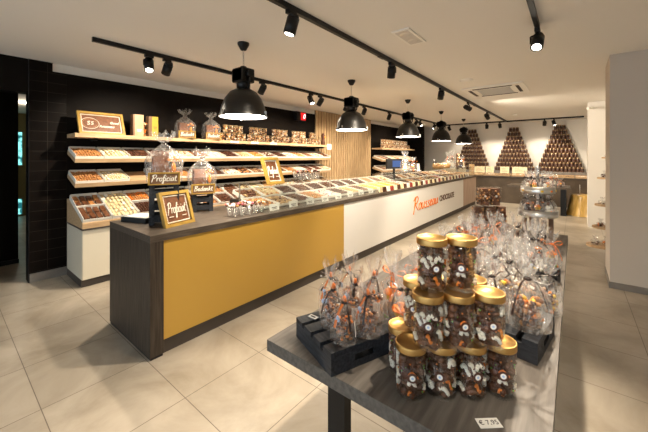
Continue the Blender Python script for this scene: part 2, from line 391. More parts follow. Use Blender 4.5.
def head(x, y, target, W, label, size=100, off=0, group='track spotlights'):
    """black cylinder spotlight hung from a track"""
    t = thing('track_spotlight', label, 'spotlight', (x, y, CH-.045), 0, group)
    d = (Vector(target)-Vector((x, y, CH-.16))).normalized()
    p = Vector((off*.06, 0, -.125))
    MB().box(-.02, .02, -.045, .045, -.03, 0, 'blackmetal').cyl((0, 0, -.03), (0, 0, -.05), .014, .014, 'blackmetal', 10).build('track_adapter', t)
    perp = d.cross(Vector((0, 0, 1))).normalized()
    b = MB(); b.tube([(0, 0, -.05), perp*.052+Vector((0, 0, -.06)), perp*.052+p], .008, 'blackmetal', 6); b.build('bracket', t)
    b = MB(); b.cyl(p-d*.07, p+d*.06, .05, .05, 'blackmetal', 20).cyl(p-d*.095, p-d*.07, .04, .045, 'blackmetal', 20); b.build('housing', t)
    MB().cyl(p+d*.0605, p+d*.0625, .036, .036, 'lens', 20).build('lens', t)
    spot(t, p+d*.075, p+d*1.0, W, size)
    return t
X1 = -3.78
WS = 112
for y_, tg, W, lb in [
    (ybx(149, -3.78), (-3.1, 1.3, 1.0), WS*.8, 'first spotlight on the aisle track, beside the track end'),
    (ybx(167, -3.78), (-4.95, 1.75, 1.3), WS, 'second spotlight on the aisle track, turned toward the shelves'),
    (ybx(262, -3.78), (-4.95, 3.2, 1.2), WS*1.05, 'spotlight behind the first and largest pendant lamp'),
    (ybx(311, -3.78), (-3.0, 4.4, 1.0), WS, 'left spotlight of the pair before the slatted panel'),
    (ybx(320, -3.78), (-4.95, 4.7, 1.3), WS*1.1, 'right spotlight of the pair before the slatted panel'),
    (ybx(346, -3.78), (-4.95, 5.8, 1.2), WS, 'spotlight just left of the second pendant lamp'),
    (ybx(364, -3.78), (-5.1, 7.0, .9), WS*.6, 'spotlight just right of the second pendant lamp'),
    (ybx(389, -3.78), (-5.0, 8.3, .9), WS*.6, 'lone spotlight between second and third pendant lamps'),
    (ybx(416, -3.78), (-5.0, 9.8, 1.3), WS*1.0, 'left spotlight of the pair right of the third pendant'),
    (ybx(420.5, -3.78), (-3.0, 9.6, 1.0), WS, 'right spotlight of the pair right of the third pendant'),
    (ybx(434, -3.78), (-4.6, 10.6, 1.2), WS*.5, 'spotlight by the fourth pendant lamp')]:
    head(X1, y_, tg, W, lb)
for y_, tg, W, lb in [
    (1.77, (-2.45, 1.5, .1), WS*.9, 'nearest spotlight of the long floor track, high over the counter front'),
    (3.52, (-2.5, 4.5, .4), WS*1.35, 'second spotlight of the long floor track'),
    (5.35, (-2.5, 6.4, .4), WS*1.35, 'third spotlight of the long floor track'),
    (7.10, (.35, 9.03, 1.2), WS*1.3, 'fourth spotlight of the long floor track'),
    (8.97, (-1.0, 10.6, .8), WS*1.1, 'farthest spotlight of the long floor track')]:
    head(-1.76, y_, tg, W, lb)
head(-.26, 3.42, (-.38, 2.2, .8), 150, 'spotlight at the end of the short overhead track', 66)
head(-.26, .4, (1.6, 2.6, 0), 70, 'spotlight at the near end of the short track', 90)
head(-.26, 1.80, (-.42, 1.05, .8), 95, 'spotlight overhead on the short track nearest the viewer', 95)
for x_, tg, W, lb in [(-3.6, (-2.95, 12.6, .9), WS*.2, 'spotlight left of the fifth pendant on the crossing track'),
    (-2.35, (-2.3, 12.6, .7), WS*.3, 'spotlight at the meeting of crossing and floor tracks'),
    (-1.95, (-1.65, 12.6, .8), WS*.3, 'low turned spotlight right of the track meeting point'),
    (-.72, (-.9, 12.6, .8), WS*.4, 'left spotlight over the right jar pyramid'),
    (-.48, (.1, 11.9, .5), WS*.5, 'right spotlight over the right jar pyramid')]:
    head(x_, 11.9, tg, W, lb)

def pendant(y_, lab):
    t = thing('pendant_lamp', lab, 'pendant lamp', (-2.74, y_, 0), 0, 'black factory pendants over the counter')
    MB().lathe([(.0, CH), (.062, CH), (.06, CH-.02), (.03, CH-.075), (.012, CH-.08), (0, CH-.08)], 'blackmetal', 20).build('ceiling_canopy', t)
    c = MB(); z = CH-.08; k = 0
    while z > 2.515:
        ang = (k % 2)*PI/2; T = TR(0, 0, z-.017) @ RZ(ang)
        pts = [(.008*math.cos(a), 0, .017*math.sin(a)) for a in [i*PI/4 for i in range(9)]]
        c.tube(pts, .0028, 'chrome', 5, T); z -= .026; k += 1
    c.build('chain', t)
    h = MB(); h.box(-.085, .085, -.08, .08, 2.335, 2.485, 'shade', None, .012).cyl((0, 0, 2.485), (0, 0, 2.512), .05, .03, 'shade', 16)
    h.cyl((0, 0, 2.26), (0, 0, 2.37), .068, .075, 'shade', 24)
    for q in range(8): h.box(-.09, .09, -.08+q*.021, -.074+q*.021, 2.35, 2.47, 'shade')
    h.build('gear_housing', t)
    for sg in (-1, 1):
        s = MB(); s.cyl((sg*.085, 0, 2.42), (sg*.125, 0, 2.42), .035, .03, 'shade', 14); s.tube([(sg*.11, 0, 2.42), (sg*.10, 0, 2.30), (sg*.07, 0, 2.26)], .009, 'shade', 8); s.build('side_clamp', t)
    sh = MB()
    sh.lathe([(.068, 2.27), (.095, 2.262), (.14, 2.235), (.19, 2.17), (.222, 2.09), (.238, 2.01), (.252, 1.985), (.252, 1.975), (.246, 1.975)], 'shade', 44)
    sh.build('shade', t)
    MB().lathe([(.05, 2.262), (.092, 2.255), (.135, 2.228), (.185, 2.165), (.217, 2.09), (.233, 2.01), (.246, 1.975)], 'whitein', 44).build('shade_lining', t)
    MB().lathe([(0, 1.992), (.12, 1.991), (.237, 1.996), (.238, 2.0)], 'bulb', 36).build('glowing_diffuser', t)
    c = MB()
    for q in range(3):
        a = q*2*PI/3+.5; c.box(-.01, .01, -.006, .006, 1.965, 2.03, 'chrome', RZ(a) @ TR(.247, 0, 0))
    c.build('rim_clip', t)
for i, y_ in enumerate((2.04, 4.10, 6.24, 8.36, 10.5)):
    pendant(y_, 'black factory pendant lamp over the counter, ' + ('nearest and largest of the five' if i == 0 else ('smallest and farthest of the five' if i == 4 else ORD[i] + ' in the row of five')))
def area(loc, sx, W): pass

# ceiling fittings
t = thing('air_conditioner', 'white square ceiling air conditioner with slotted grille', 'air conditioner', (-1.1, 6.3, CH))
b = MB(); b.box(-.47, .47, -.47, .47, -.025, -.001, 'paper', None, .008); b.build('cover', t)
b = MB()
for i in range(16): b.box(-.25, .25, -.26+i*.034, -.245+i*.034, -.034, -.025, 'grey')
b.box(-.27, .27, -.28, -.27, -.034, -.025, 'grey').box(-.27, .27, .27, .28, -.034, -.025, 'grey'); b.build('grille', t)
for q in range(4):
    MB().box(-.30, .30, .34, .39, -.029, -.024, 'ink', RZ(q*PI/2)).build('air_slot', t)
t = thing('recessed_downlight', 'square recessed twin downlight in a white ceiling frame', 'downlight', (-1.29, 2.97, CH))
MB().box(-.09, .09, -.22, .22, -.012, -.001, 'paper').build('frame', t)
b = MB(); b.box(-.065, .065, -.19, .19, -.014, -.012, 'grey'); b.build('recess', t)
for s_ in (-1, 1): MB().lathe([(0, -.016), (.03, -.02), (.05, -.016), (.055, -.013)], 'chrome', 20, (0, s_*.1, 0)).build('reflector', t)
tag(MB().lathe([(0, -.02), (.08, -.02), (.1, -.001)], 'paper', 24).build('ceiling_speaker', None, (-1.32, 5.2, CH)), 'round white disc on ceiling left of the air conditioner', 'ceiling speaker')
tag(MB().lathe([(0, -.045), (.04, -.045), (.055, -.02), (.06, -.001)], 'paper', 20).build('smoke_detector', None, (-1.3, 10.2, CH)), 'small white smoke detector near the crossing track', 'smoke detector')
t = thing('security_camera', 'small white camera at the top of the white column', 'camera', (.33, 8.9, 2.6))
MB().box(-.03, .03, .0, .125, .0, .05, 'paper', None, .004).build('mount', t); MB().cyl((-.03, -.02, .02), (-.1, -.1, 0), .03, .03, 'paper', 14).build('camera_body', t)
t = thing('corridor_downlight', 'small bright round lamp on ceiling of room beyond the passage', 'ceiling lamp', (-9.0, 1.17, 2.7))
MB().lathe([(.0, -.012), (.09, -.012), (.1, -.001)], 'lens', 20).build('diffuser', t)
pl = bpy.data.lights.new('room_lamp', 'POINT'); pl.energy = 12; pl.color = WARM; pl.shadow_soft_size = .1
po = bpy.data.objects.new('room_lamp', pl); C.objects.link(po); po.location = (0, 0, -.2); po.parent = t

# ------------------------------------------------------------------ queue display
t = thing('queue_display', 'black ticket display with red lit window showing a digit', 'display', (-5.18, 5.5, 2.53), 0)
b = MB(); b.box(-.04, .06, -.17, .17, -.11, .11, 'blackmetal', None, .006); b.build('housing', t)
MB().box(.061, .063, -.02, .15, -.09, .09, 'red').build('screen', t)
text_obj('0', .17, 'digit', t, (.066, .09, 0), (PI/2, 0, PI/2), 'digit', .001, .25)

# ------------------------------------------------------------------ wall shelving
SX, SX0, SX1 = (1.07, 6.24), -4.82, -5.20
def heap_mesh(kind, w, l, seed, n=None):
    """pile of sweets on a w (y) by l (x) patch, sloping plane handled by the object"""
    r = random.Random(seed); mb = MB()
    if kind == 'bars':
        nx, ny = 2, 4
        for i in range(nx):
            for j in range(ny):
                cx = -l/2+(i+.5)*l/nx; cy = -w/2+(j+.5)*w/ny
                mb.box(-l/nx*.44, l/nx*.44, -w/ny*.36, w/ny*.36, 0, .022+r.uniform(0, .02), 'M1' if r.random() < .7 else 'M2', TR(cx, cy, r.uniform(0, .012)) @ RZ(r.uniform(-.12, .12)) @ RY(r.uniform(-.1, .1)), .004)
    elif kind == 'logs':
        nx, ny = 7, 6
        for i in range(nx):
            for j in range(ny):
                cx = -l/2+(i+.5)*l/nx; cy = -w/2+(j+.5)*w/ny; hgt = .022+r.uniform(0, .02)
                mb.lump((cx+r.uniform(-.005, .005), cy, hgt), .024, 'M1' if r.random() < .8 else 'M2', 2, (l/nx/.05*1.15, w/ny/.05*.95, .75), RZ(r.uniform(-.3, .3)))
    else:
        s0 = .016 if kind == 'small' else .021
        nx, ny = int(l/(s0*1.75)), int(w/(s0*1.75))
        for i in range(nx):
            for j in range(ny):
                cx = -l/2+(i+.5)*l/nx+r.uniform(-.3, .3)*s0; cy = -w/2+(j+.5)*w/ny+r.uniform(-.3, .3)*s0
                hz = .012+.02*math.sin(PI*(i+.5)/nx)*math.sin(PI*(j+.5)/ny)+r.uniform(0, .012)
                mb.lump((cx, cy, hz), s0, 'M1' if r.random() < .72 else 'M2', 1, (r.uniform(.8, 1.1), r.uniform(.8, 1.1), .75), RZ(r.uniform(0, 3)))
        mb.box(-l/2+.002, l/2-.002, -w/2+.002, w/2-.002, 0, .012, 'M1')
    o = mb.build('tmp'); me = o.data; bpy.data.objects.remove(o); return me
M['M1'] = M['milk']; M['M2'] = M['dark']
heap_cache = {}
def heap(kind, w, l, c1, c2, seed):
    key = (kind, round(w, 3), round(l, 3), seed % 3)
    if key not in heap_cache: heap_cache[key] = heap_mesh(kind, w, l, 100+seed % 3)
    k2 = key+(c1, c2)
    if k2 not in heap_cache:
        me = heap_cache[key].copy()
        for i, m in enumerate(list(me.materials)):
            me.materials[i] = M[c1] if m == M['M1'] else M[c2]
        heap_cache[k2] = me
    return heap_cache[k2]
# make M1 and M2 distinct slots
M['M1'] = plain('sweet_a', (.2, .1, .05)); M['M2'] = plain('sweet_b', (.1, .05, .03))
COLN = {'milk': 'milk chocolate', 'dark': 'dark chocolate', 'whitec': 'white chocolate', 'caramel': 'caramel coloured', 'nut': 'nut coated', 'mallow': 'cream coloured', 'orange': 'orange', 'pink': 'pink'}
tray_cache = {}
def tray_mesh(w, l, h, div=False):
    k = (w, l, h, div)
    if k in tray_cache: return tray_cache[k]
    mb = MB(); t_ = .007
    mb.box(-l/2, l/2, -w/2, w/2, 0, t_, 'tray').box(-l/2, l/2, -w/2, -w/2+t_, t_, h, 'tray').box(-l/2, l/2, w/2-t_, w/2, t_, h, 'tray')
    mb.box(-l/2, -l/2+t_, -w/2+t_, w/2-t_, t_, h*1.15, 'tray').box(l/2-t_, l/2, -w/2+t_, w/2-t_, t_, h*.62, 'tray')
    if div: mb.box(-t_, t_, -w/2+t_, w/2-t_, t_, h, 'tray')
    o = mb.build('tmp'); tray_cache[k] = o.data; bpy.data.objects.remove(o); return tray_cache[k]
def put(name, me, loc, rot, label, cat, group=None, kind=None):
    o = bpy.data.objects.new(name, me); C.objects.link(o); o.location = loc; o.rotation_euler = rot
    return tag(o, label, cat, group, kind)
def shelf(z, tilt, y0, y1, lab, depth=.38, xf=SX0, th=.05, grp='light oak wall shelves'):
    """oak board whose front edge underside is at z; leans down toward the room by tilt (rad)"""
    t = thing('wall_shelf', lab, 'shelf', (xf, y0, z), 0, grp)
    T = RY(tilt)
    b = MB(); b.box(-depth, 0, 0, y1-y0, 0, th, 'oak', T); b.build('board', t)
    yy = .25
    while yy < y1-y0: MB().box(-depth, -.12, yy, yy+.02, -.03, 0, 'blackmetal', T).build('bracket', t); yy += 1.2
    return t
shelf(1.80, 0, *SX, 'top light oak wall shelf carrying jars, gift bags and a frame')
TL = .30
shelf(1.478, TL, *SX, 'upper slanted oak wall shelf holding white sweet trays', .38)
shelf(1.168, TL, *SX, 'lower slanted oak wall shelf holding white sweet trays', .38)
NT = 17; PW = (SX[1]-SX[0])/NT
pal = [('caramel', 'milk'), ('whitec', 'mallow'), ('dark', 'milk'), ('milk', 'dark'), ('whitec', 'milk'), ('milk', 'caramel'), ('mallow', 'whitec'), ('dark', 'milk'), ('nut', 'whitec'), ('caramel', 'orange'), ('milk', 'mallow'), ('dark', 'dark'), ('mallow', 'caramel'), ('caramel', 'dark'), ('milk', 'nut'), ('nut', 'mallow'), ('dark', 'caramel')]
def tray_row(zf, tilt, rowname, shift, skip=(), depth=.36, xf=SX0, hh=.05, kinds=('small', 'big', 'small')):
    for i in range(NT):
        if i in skip: continue
        y_ = SX[0]+(i+.5)*PW
        c1, c2 = pal[(i*1+shift) % len(pal)]
        if i == 0: c1, c2 = 'caramel', 'caramel'
        if i == 1: c1, c2 = 'whitec', 'mallow'
        kind = kinds[(i+shift) % 3]
        up = Vector((math.sin(tilt), 0, math.cos(tilt))); back = Vector((-math.cos(tilt), 0, math.sin(tilt)))
        base = Vector((xf, y_, zf))+up*.051+back*(depth/2+.008)
        w_ = round(PW-.006, 4)
        put('sweet_tray', tray_mesh(w_, depth, hh), base, (0, tilt, 0), f'white tray on the {rowname}, {ORD[i]} place from the left end', 'tray', 'white sweet trays on the wall shelving')
        put('sweets', heap(kind, w_-.018, depth-.02, c1, c2, i), base+up*.008, (0, tilt, 0), f'{COLN[c1]} sweets heaped in {ORD[i]} tray place of the {rowname}', 'sweets', 'heaped sweets in the wall trays', 'stuff')
tray_row(1.478, TL, 'upper slanted shelf', 0)
tray_row(1.168, TL, 'lower slanted shelf', 5, skip=(2,))
# slanted display bench and its cabinets
t = thing('display_bench', 'light oak slanted bench under the wall shelves', 'display bench', (0, SX[0], 0), 0)
TB = math.atan2(.235, .60)
b = MB(); b.prism([(-4.5, .70), (-4.5, .765), (-5.10, 1.00), (-5.2, 1.00), (-5.2, .70)], 0, SX[1]-SX[0], 'oak'); b.build('wedge_top', t)
MB().box(-5.2, -4.49, -.004, SX[1]-SX[0], .682, .70, 'plinth').build('base_board', t)
for i in range(NT):
    y_ = SX[0]+(i+.5)*PW; up = Vector((math.sin(TB), 0, math.cos(TB))); back = Vector((-math.cos(TB), 0, math.sin(TB)))
    base = Vector((-4.5, y_, .765))+up*.001+back*.33; w_ = round(PW-.006, 4); n = ORD[i]
    put('sweet_tray', tray_mesh(w_, .63, .06, i != 1 and i % 3 != 1), base, (0, TB, 0), f'long white tray on the slanted bench, {n} place from the left end', 'tray', 'long white trays on the bench')
    if i == 1:
        put('sweets', heap('logs', w_-.018, .61, 'whitec', 'mallow', 0), base+up*.008, (0, TB, 0), 'pale white chocolate logs piled in the second bench tray', 'sweets', 'sweets in the bench trays', 'stuff'); continue
    if i % 3 == 1:
        c1, c2 = pal[(i+3) % len(pal)]
        put('sweets', heap('logs', w_-.018, .61, c1, c2, 0), base+up*.008, (0, TB, 0), f'{COLN[c1]} logs in the {n} bench tray from the left', 'sweets', 'sweets in the bench trays', 'stuff'); continue
    for s_, nm in ((-1, 'rear'), (1, 'front')):
        c1, c2 = pal[(i*2+s_+6) % len(pal)]
        if i == 0: c1, c2 = ('caramel', 'milk') if s_ < 0 else ('milk', 'milk')
        kind = 'bars' if (i+s_) % 4 == 0 or i == 0 else ('small', 'big')[i % 2]
        put('sweets', heap(kind, w_-.018, .295, c1, c2, i), base+up*.008-back*(.1575*s_), (0, TB, 0), f'{COLN[c1]} sweets in the {nm} half of {n} bench tray', 'sweets', 'sweets in the bench trays', 'stuff')
for i in range(8):
    y0 = SX[0]+i*.646; w_ = .643
    t = thing('base_cabinet', f'cream cabinet under the slanted bench, {ORD[i]} from the left end', 'cabinet', (-4.86, y0, 0), 0, 'cream base cabinets')
    MB().box(-.34, .33, 0, w_, .09, .681, 'cab').build('body', t); MB().box(.33, .35, .003, w_-.003, .095, .678, 'cab').build('door', t)
    MB().box(-.34, .31, 0, w_, 0, .09, 'plinth').build('plinth', t)

# things on the top shelf
ZT = 1.851
def frame_thing(name, label, cat, loc, rz, lean, w, h, word=None, logo=False, depth=.035, group=None):
    """gold picture frame around a piped chocolate plaque; faces local +X... lies in local y-z, leaning back"""
    t = thing(name, label, cat, loc, rz, group); t.rotation_euler = (0, -lean, rz)
    fw = .028
    b = MB(); b.box(-depth, 0, -w/2, w/2, 0, fw, 'goldframe').box(-depth, 0, -w/2, w/2, h-fw, h, 'goldframe').box(-depth, 0, -w/2, -w/2+fw, fw, h-fw, 'goldframe').box(-depth, 0, w/2-fw, w/2, fw, h-fw, 'goldframe')
    b.build('frame', t)
    MB().box(-depth, -depth+.016, -w/2+fw, w/2-fw, fw, h-fw, 'milk').build('chocolate_plaque', t)
    pz = -depth+.018; b = MB(); n = 0
    yy = -w/2+fw+.012
    while yy < w/2-fw-.008:
        b.lump((pz, yy, fw+.012), .0075, 'mallow', 1); b.lump((pz, yy, h-fw-.012), .0075, 'mallow', 1); yy += .0135
    zz = fw+.024
    while zz < h-fw-.02:
        b.lump((pz, -w/2+fw+.012, zz), .0075, 'mallow', 1); b.lump((pz, w/2-fw-.012, zz), .0075, 'mallow', 1); zz += .0135
    b.build('piped_border', t)
    B = Matrix(((0, 0, 1, 0), (1, 0, 0, 0), (0, 1, 0, 0), (0, 0, 0, 1)))   # x->y, y->z, z->x
    if word and not logo: brush(word, w*.60, h*.34, .0042, 'mallow', t, TR(pz, 0, h*.52) @ B, 'piped_lettering')
    if word and not logo:
        b = MB()
        for yy in (-w*.22, w*.22): b.box(pz-.002, pz+.003, yy-.022, yy+.022, h*.27, h*.29, 'mallow')
        b.build('piped_dash', t)
    if logo:
        c = (-w*.25, h*.5); r = h*.24
        b = MB(); b.tube([(pz, c[0]+1.25*r*math.cos(a), c[1]+r*math.sin(a)) for a in [i*2*PI/28 for i in range(29)]], .0035, 'mallow', 5)
        b.tube([(pz, c[0]+1.0*r*math.cos(a), c[1]+.78*r*math.sin(a)) for a in [i*2*PI/28 for i in range(29)]], .0022, 'caramel', 5); b.build('logo_ring', t)
        text_obj('S', r*1.0, 'mallow', t, (pz, c[0]-.02, c[1]), (PI/2, 0, PI/2), 'logo_letter', .002, .2)
        text_obj('S', r*.9, 'mallow', t, (pz, c[0]+.02, c[1]), (PI/2, 0, PI/2), 'logo_letter', .002, .2)
        text_obj('Goed', .045, 'mallow', t, (pz, w*.28, h*.56), (PI/2, 0, PI/2), 'piped_lettering', .002, .3, offset=.0008)
        text_obj('Rousseau', .045, 'mallow', t, (pz, w*.10, h*.38), (PI/2, 0, PI/2), 'piped_lettering', .002, .3, offset=.0008)
    return t
frame_thing('framed_plaque', 'wide gold framed chocolate plaque with round logo, on the top shelf', 'framed plaque', (-4.86, 1.385, ZT), 0, .42, .52, .33, 'x', True)
# gift boxes
t = thing('gift_box', 'tan card gift box standing left on the top shelf', 'box', (-4.93, ybx(131, -4.93)+.03, ZT)); MB().box(-.05, .05, -.0, .12, 0, .31, 'kraft', None, .002).build('box', t)
MB().box(-.0505, .051, -.022, 0, 0, .31, 'darkkraft').build('side_panel', t); b = MB(); b.box(.0505, .0515, .03, .09, .085, .098, 'paper').box(.0505, .0515, .035, .085, .065, .076, 'paper'); b.build('printed_mark', t)
t = thing('gift_box', 'olive gold card gift box with brown side on the top shelf', 'box', (-4.93, ybx(148, -4.93), ZT)); MB().box(-.05, .05, .035, .125, 0, .30, 'olivecard', None, .002).build('box', t)
MB().box(-.05, .051, -.01, .035, 0, .30, 'darkkraft').build('side_panel', t); b = MB(); b.box(.0505, .0515, .055, .105, .14, .15, 'darkkraft').box(.0505, .0515, .06, .10, .12, .127, 'darkkraft'); b.build('printed_mark', t)
def cluster(mb, r, z0, z1, n, pal_, rnd, s=.018, hollow=.5, sub=1, flat=1.0):
    for i in range(n):
        a = rnd.uniform(0, 2*PI); q = r*math.sqrt(rnd.uniform(hollow, 1)); z = z0+(z1-z0)*(i+.5)/n
        k = s*rnd.uniform(.75, 1.25)
        mb.lump((q*math.cos(a), q*math.sin(a), z), k, rnd.choice(pal_), sub, (rnd.uniform(.8, 1.3), rnd.uniform(.8, 1.3), flat*rnd.uniform(.6, 1)), RZ(rnd.uniform(0, 3)) @ RX(rnd.uniform(-.8, .8)), .12, rnd)
t = thing('sweet_packet', 'clear packet of colourful sweets between the two gift boxes', 'packet', (-4.95, ybx(145.5, -4.95)-.03, ZT))
b = MB(); cluster(b, .035, .015, .21, 60, ['orange', 'milk', 'mallow', 'caramel'], RND, .013, .2); b.build('sweets', t)
MB().box(-.045, .045, -.045, .045, .0, .225, 'cup').build('wrapper', t)

# ------------------------------------------------------------------ gift bags
def bow(mb, z, r, m, rnd, tails=2, size=.045):
    mb.lathe([(r, z-.005), (r+.004, z), (r, z+.005)], m, 12)
    for s_ in (-1, 1):
        a0 = rnd.uniform(0, .8); d = Vector((math.cos(a0), math.sin(a0), 0))*s_
        for w_ in (-.006, .006):
            pts = [Vector((0, 0, z))+d*(r+size*x_)+Vector((0, 0, size*y_)) for x_, y_ in ((0, 0), (.4, .35), (.9, .45), (1.1, .15), (.8, -.1), (.3, -.05), (0, 0))]
        n = d.cross(Vector((0, 0, 1)))*.005; i_ = mb.mi(m)
        vs = [(mb.bm.verts.new(p-n), mb.bm.verts.new(p+n)) for p in pts]
        for (a, b), (c, e) in zip(vs, vs[1:]): f = mb.bm.faces.new((a, b, e, c)); f.material_index = i_; f.smooth = True
    for k in range(tails):
        a0 = rnd.uniform(0, 6.28); d = Vector((math.cos(a0), math.sin(a0), 0)); n = d.cross(Vector((0, 0, 1)))*.0042; i_ = mb.mi(m)
        pts = [Vector((0, 0, z))+d*(r+q*size*.9)+Vector((0, 0, -size*1.2*q*q)) for q in (0, .35, .7, 1.0, 1.25)]
        vs = [(mb.bm.verts.new(p-n), mb.bm.verts.new(p+n)) for p in pts]
        for (a, b), (c, e) in zip(vs, vs[1:]): f = mb.bm.faces.new((a, b, e, c)); f.material_index = i_; f.smooth = True
def wrapper(h, r, seed, neck=.66, m='cello', fan=.55, sx=1, sy=1):
    rd = random.Random(seed); ph = [rd.uniform(0, 6.28) for _ in range(6)]
    prof = [(0, .002), (r*.9, .002), (r, h*.02), (r*1.03, h*.15), (r*1.03, h*.30), (r*.96, h*.42), (r*.72, h*.52), (r*.40, h*.60), (r*.16, h*(neck-.015)), (r*.13, h*neck), (r*.2, h*(neck+.03)), (r*fan*.6, h*(neck+.13)), (r*fan*.9, h*(neck+.24)), (r*fan, h*.97), (r*fan*1.05, h)]
    if neck > .7:
        prof = [(0, .002), (r*.9, .002), (r, h*.02), (r*1.03, h*.2), (r*1.02, h*.42), (r*.88, h*.54), (r*.62, h*.64), (r*.34, h*.72), (r*.15, h*.785), (r*.13, h*.80), (r*.22, h*.83), (r*.42, h*.89), (r*.55, h*.95), (r*.6, h)]
    def mod(rr, z, a, k):
        t = z/h; amp = .05 if t < .35 else (.14 if t < neck-.06 else (.05 if t < neck+.02 else .30))
        f = math.sin(5*a+ph[0]+t*3)*.5+math.sin(9*a+ph[1]-t*4)*.4+math.sin(15*a+ph[2]+t*7)*.45
        zz = z
        if t > .9: zz = z+h*.045*math.sin(4*a+ph[3])+h*.03*math.sin(9*a+ph[4])
        R = rr*(1+amp*f)
        return R, zz
    mb = MB(); mb.lathe(prof, m, 56, (0, 0, 0), mod); 
    if sx != 1 or sy != 1: bmesh.ops.transform(mb.bm, matrix=Matrix.Diagonal((sx, sy, 1, 1)), verts=mb.bm.verts)
    return mb
def figure(mb, kind, s, rnd):
    """hollow chocolate figures"""
    if kind == 'duck':
        mb.lump((0, 0, s*.35), s*.34, 'milk', 2, (1, 1.1, 1)).lump((0, 0, s*.85), s*.25, 'yellow', 2)
        mb.lathe([(s*.34, s*.95), (s*.33, s*.99), (s*.2, s*1.0), (s*.17, s*1.15), (0, s*1.2)], 'orange', 16)
        mb.lump((s*.1, -s*.22, s*.85), s*.08, 'orange', 2, (1.2, 1.4, .5))
        for q in (-1, 1): mb.lump((s*.12*q, -s*.2, s*.93), s*.03, 'dark', 1)
    elif kind == 'penguin':
        mb.lump((0, 0, s*.45), s*.33, 'dark', 2, (1, 1, 1.35)).lump((0, -s*.12, s*.4), s*.25, 'mallow', 2, (1, 1, 1.3)).lump((0, 0, s*1.0), s*.22, 'dark', 2)
        mb.lump((0, -s*.2, s*1.0), s*.07, 'orange', 1, (1, 1.6, .7)); mb.lump((0, -s*.05, s*1.2), s*.14, 'orange', 2, (1.5, 1.5, .4))
        for q in (-1, 1): mb.lump((q*s*.17, -s*.15, s*.06), s*.1, 'yellow', 2, (1, 1.5, .5)); mb.lump((q*s*.08, -s*.18, s*1.08), s*.04, 'mallow', 1)
    elif kind == 'car':
        mb.box(-s*.3, s*.3, -s*.5, s*.5, s*.15, s*.42, 'dark', None, s*.05).box(-s*.25, s*.25, -s*.25, s*.3, s*.42, s*.68, 'dark', None, s*.05)
        for x_ in (-1, 1):
            for y_ in (-.3, .3): mb.cyl((x_*s*.28, y_*s, s*.14), (x_*s*.36, y_*s, s*.14), s*.14, s*.14, 'mallow', 14)
        mb.lump((0, 0, s*.8), s*.18, 'orange', 2).lump((s*.12, -.2*s, s*.85), s*.12, 'yellow', 2)
    elif kind == 'bunny':
        mb.lump((0, 0, s*.4), s*.32, 'mallow', 2, (1, 1, 1.2)).lump((0, 0, s*.9), s*.22, 'mallow', 2)
        for q in (-1, 1): mb.lump((q*s*.1, 0, s*1.25), s*.08, 'milk', 2, (1, .7, 2.6)); mb.lump((q*s*.25, -s*.1, s*.5), s*.09, 'orange', 2)
def gift_bag(label, x, y, z, h, r, seed, content='cup', ribbon='ribbon_b', group='cellophane gift bags on the table', rz=None, m='cello', cat='gift bag'):
    rd = random.Random(seed)
    t = thing('gift_bag', label, cat, (x, y, z), rd.uniform(0, 6.28) if rz is None else rz, group)
    if content in ('cup', 'mug'):
        cr, ch = r*.74, h*.36
        b = MB(); cluster(b, cr*.74, .014, ch*1.05, 100, ['milk', 'dark', 'caramel', 'milk', 'caramel', 'yellow' if content == 'cup' else 'milk', 'orange'] + (['mallow'] if content == 'cup' else []), rd, cr*.21, .25); b.build('chocolates', t)
        MB().lathe([(0, .006), (cr*.8, .006), (cr*.86, .012), (cr, ch), (cr*.97, ch), (cr*.82, .016), (0, .014)], 'cup', 24).build('cup', t)
        b = MB(); b.box(-.001, .001, -r*.28, r*.28, 0, h*.22, 'paper', RZ(.8) @ TR(r*.82, 0, .02) @ RY(-.1)); b.build('price_card', t)
    else:
        b = MB(); figure(b, content, h*.40, rd); b.build('chocolate_figure', t)
        if rd.random() < .6:
            b = MB(); cluster(b, r*.6, .01, h*.1, 14, ['blue', 'mallow', 'orange', 'milk', 'green'], rd, r*.18, .2); b.build('sweets', t)
    wrapper(h, r, seed, .66, m, .6).build('wrapper', t)
    b = MB(); bow(b, h*.66, r*.15, ribbon, rd, 2, r*.85); b.build('ribbon', t)
    return t

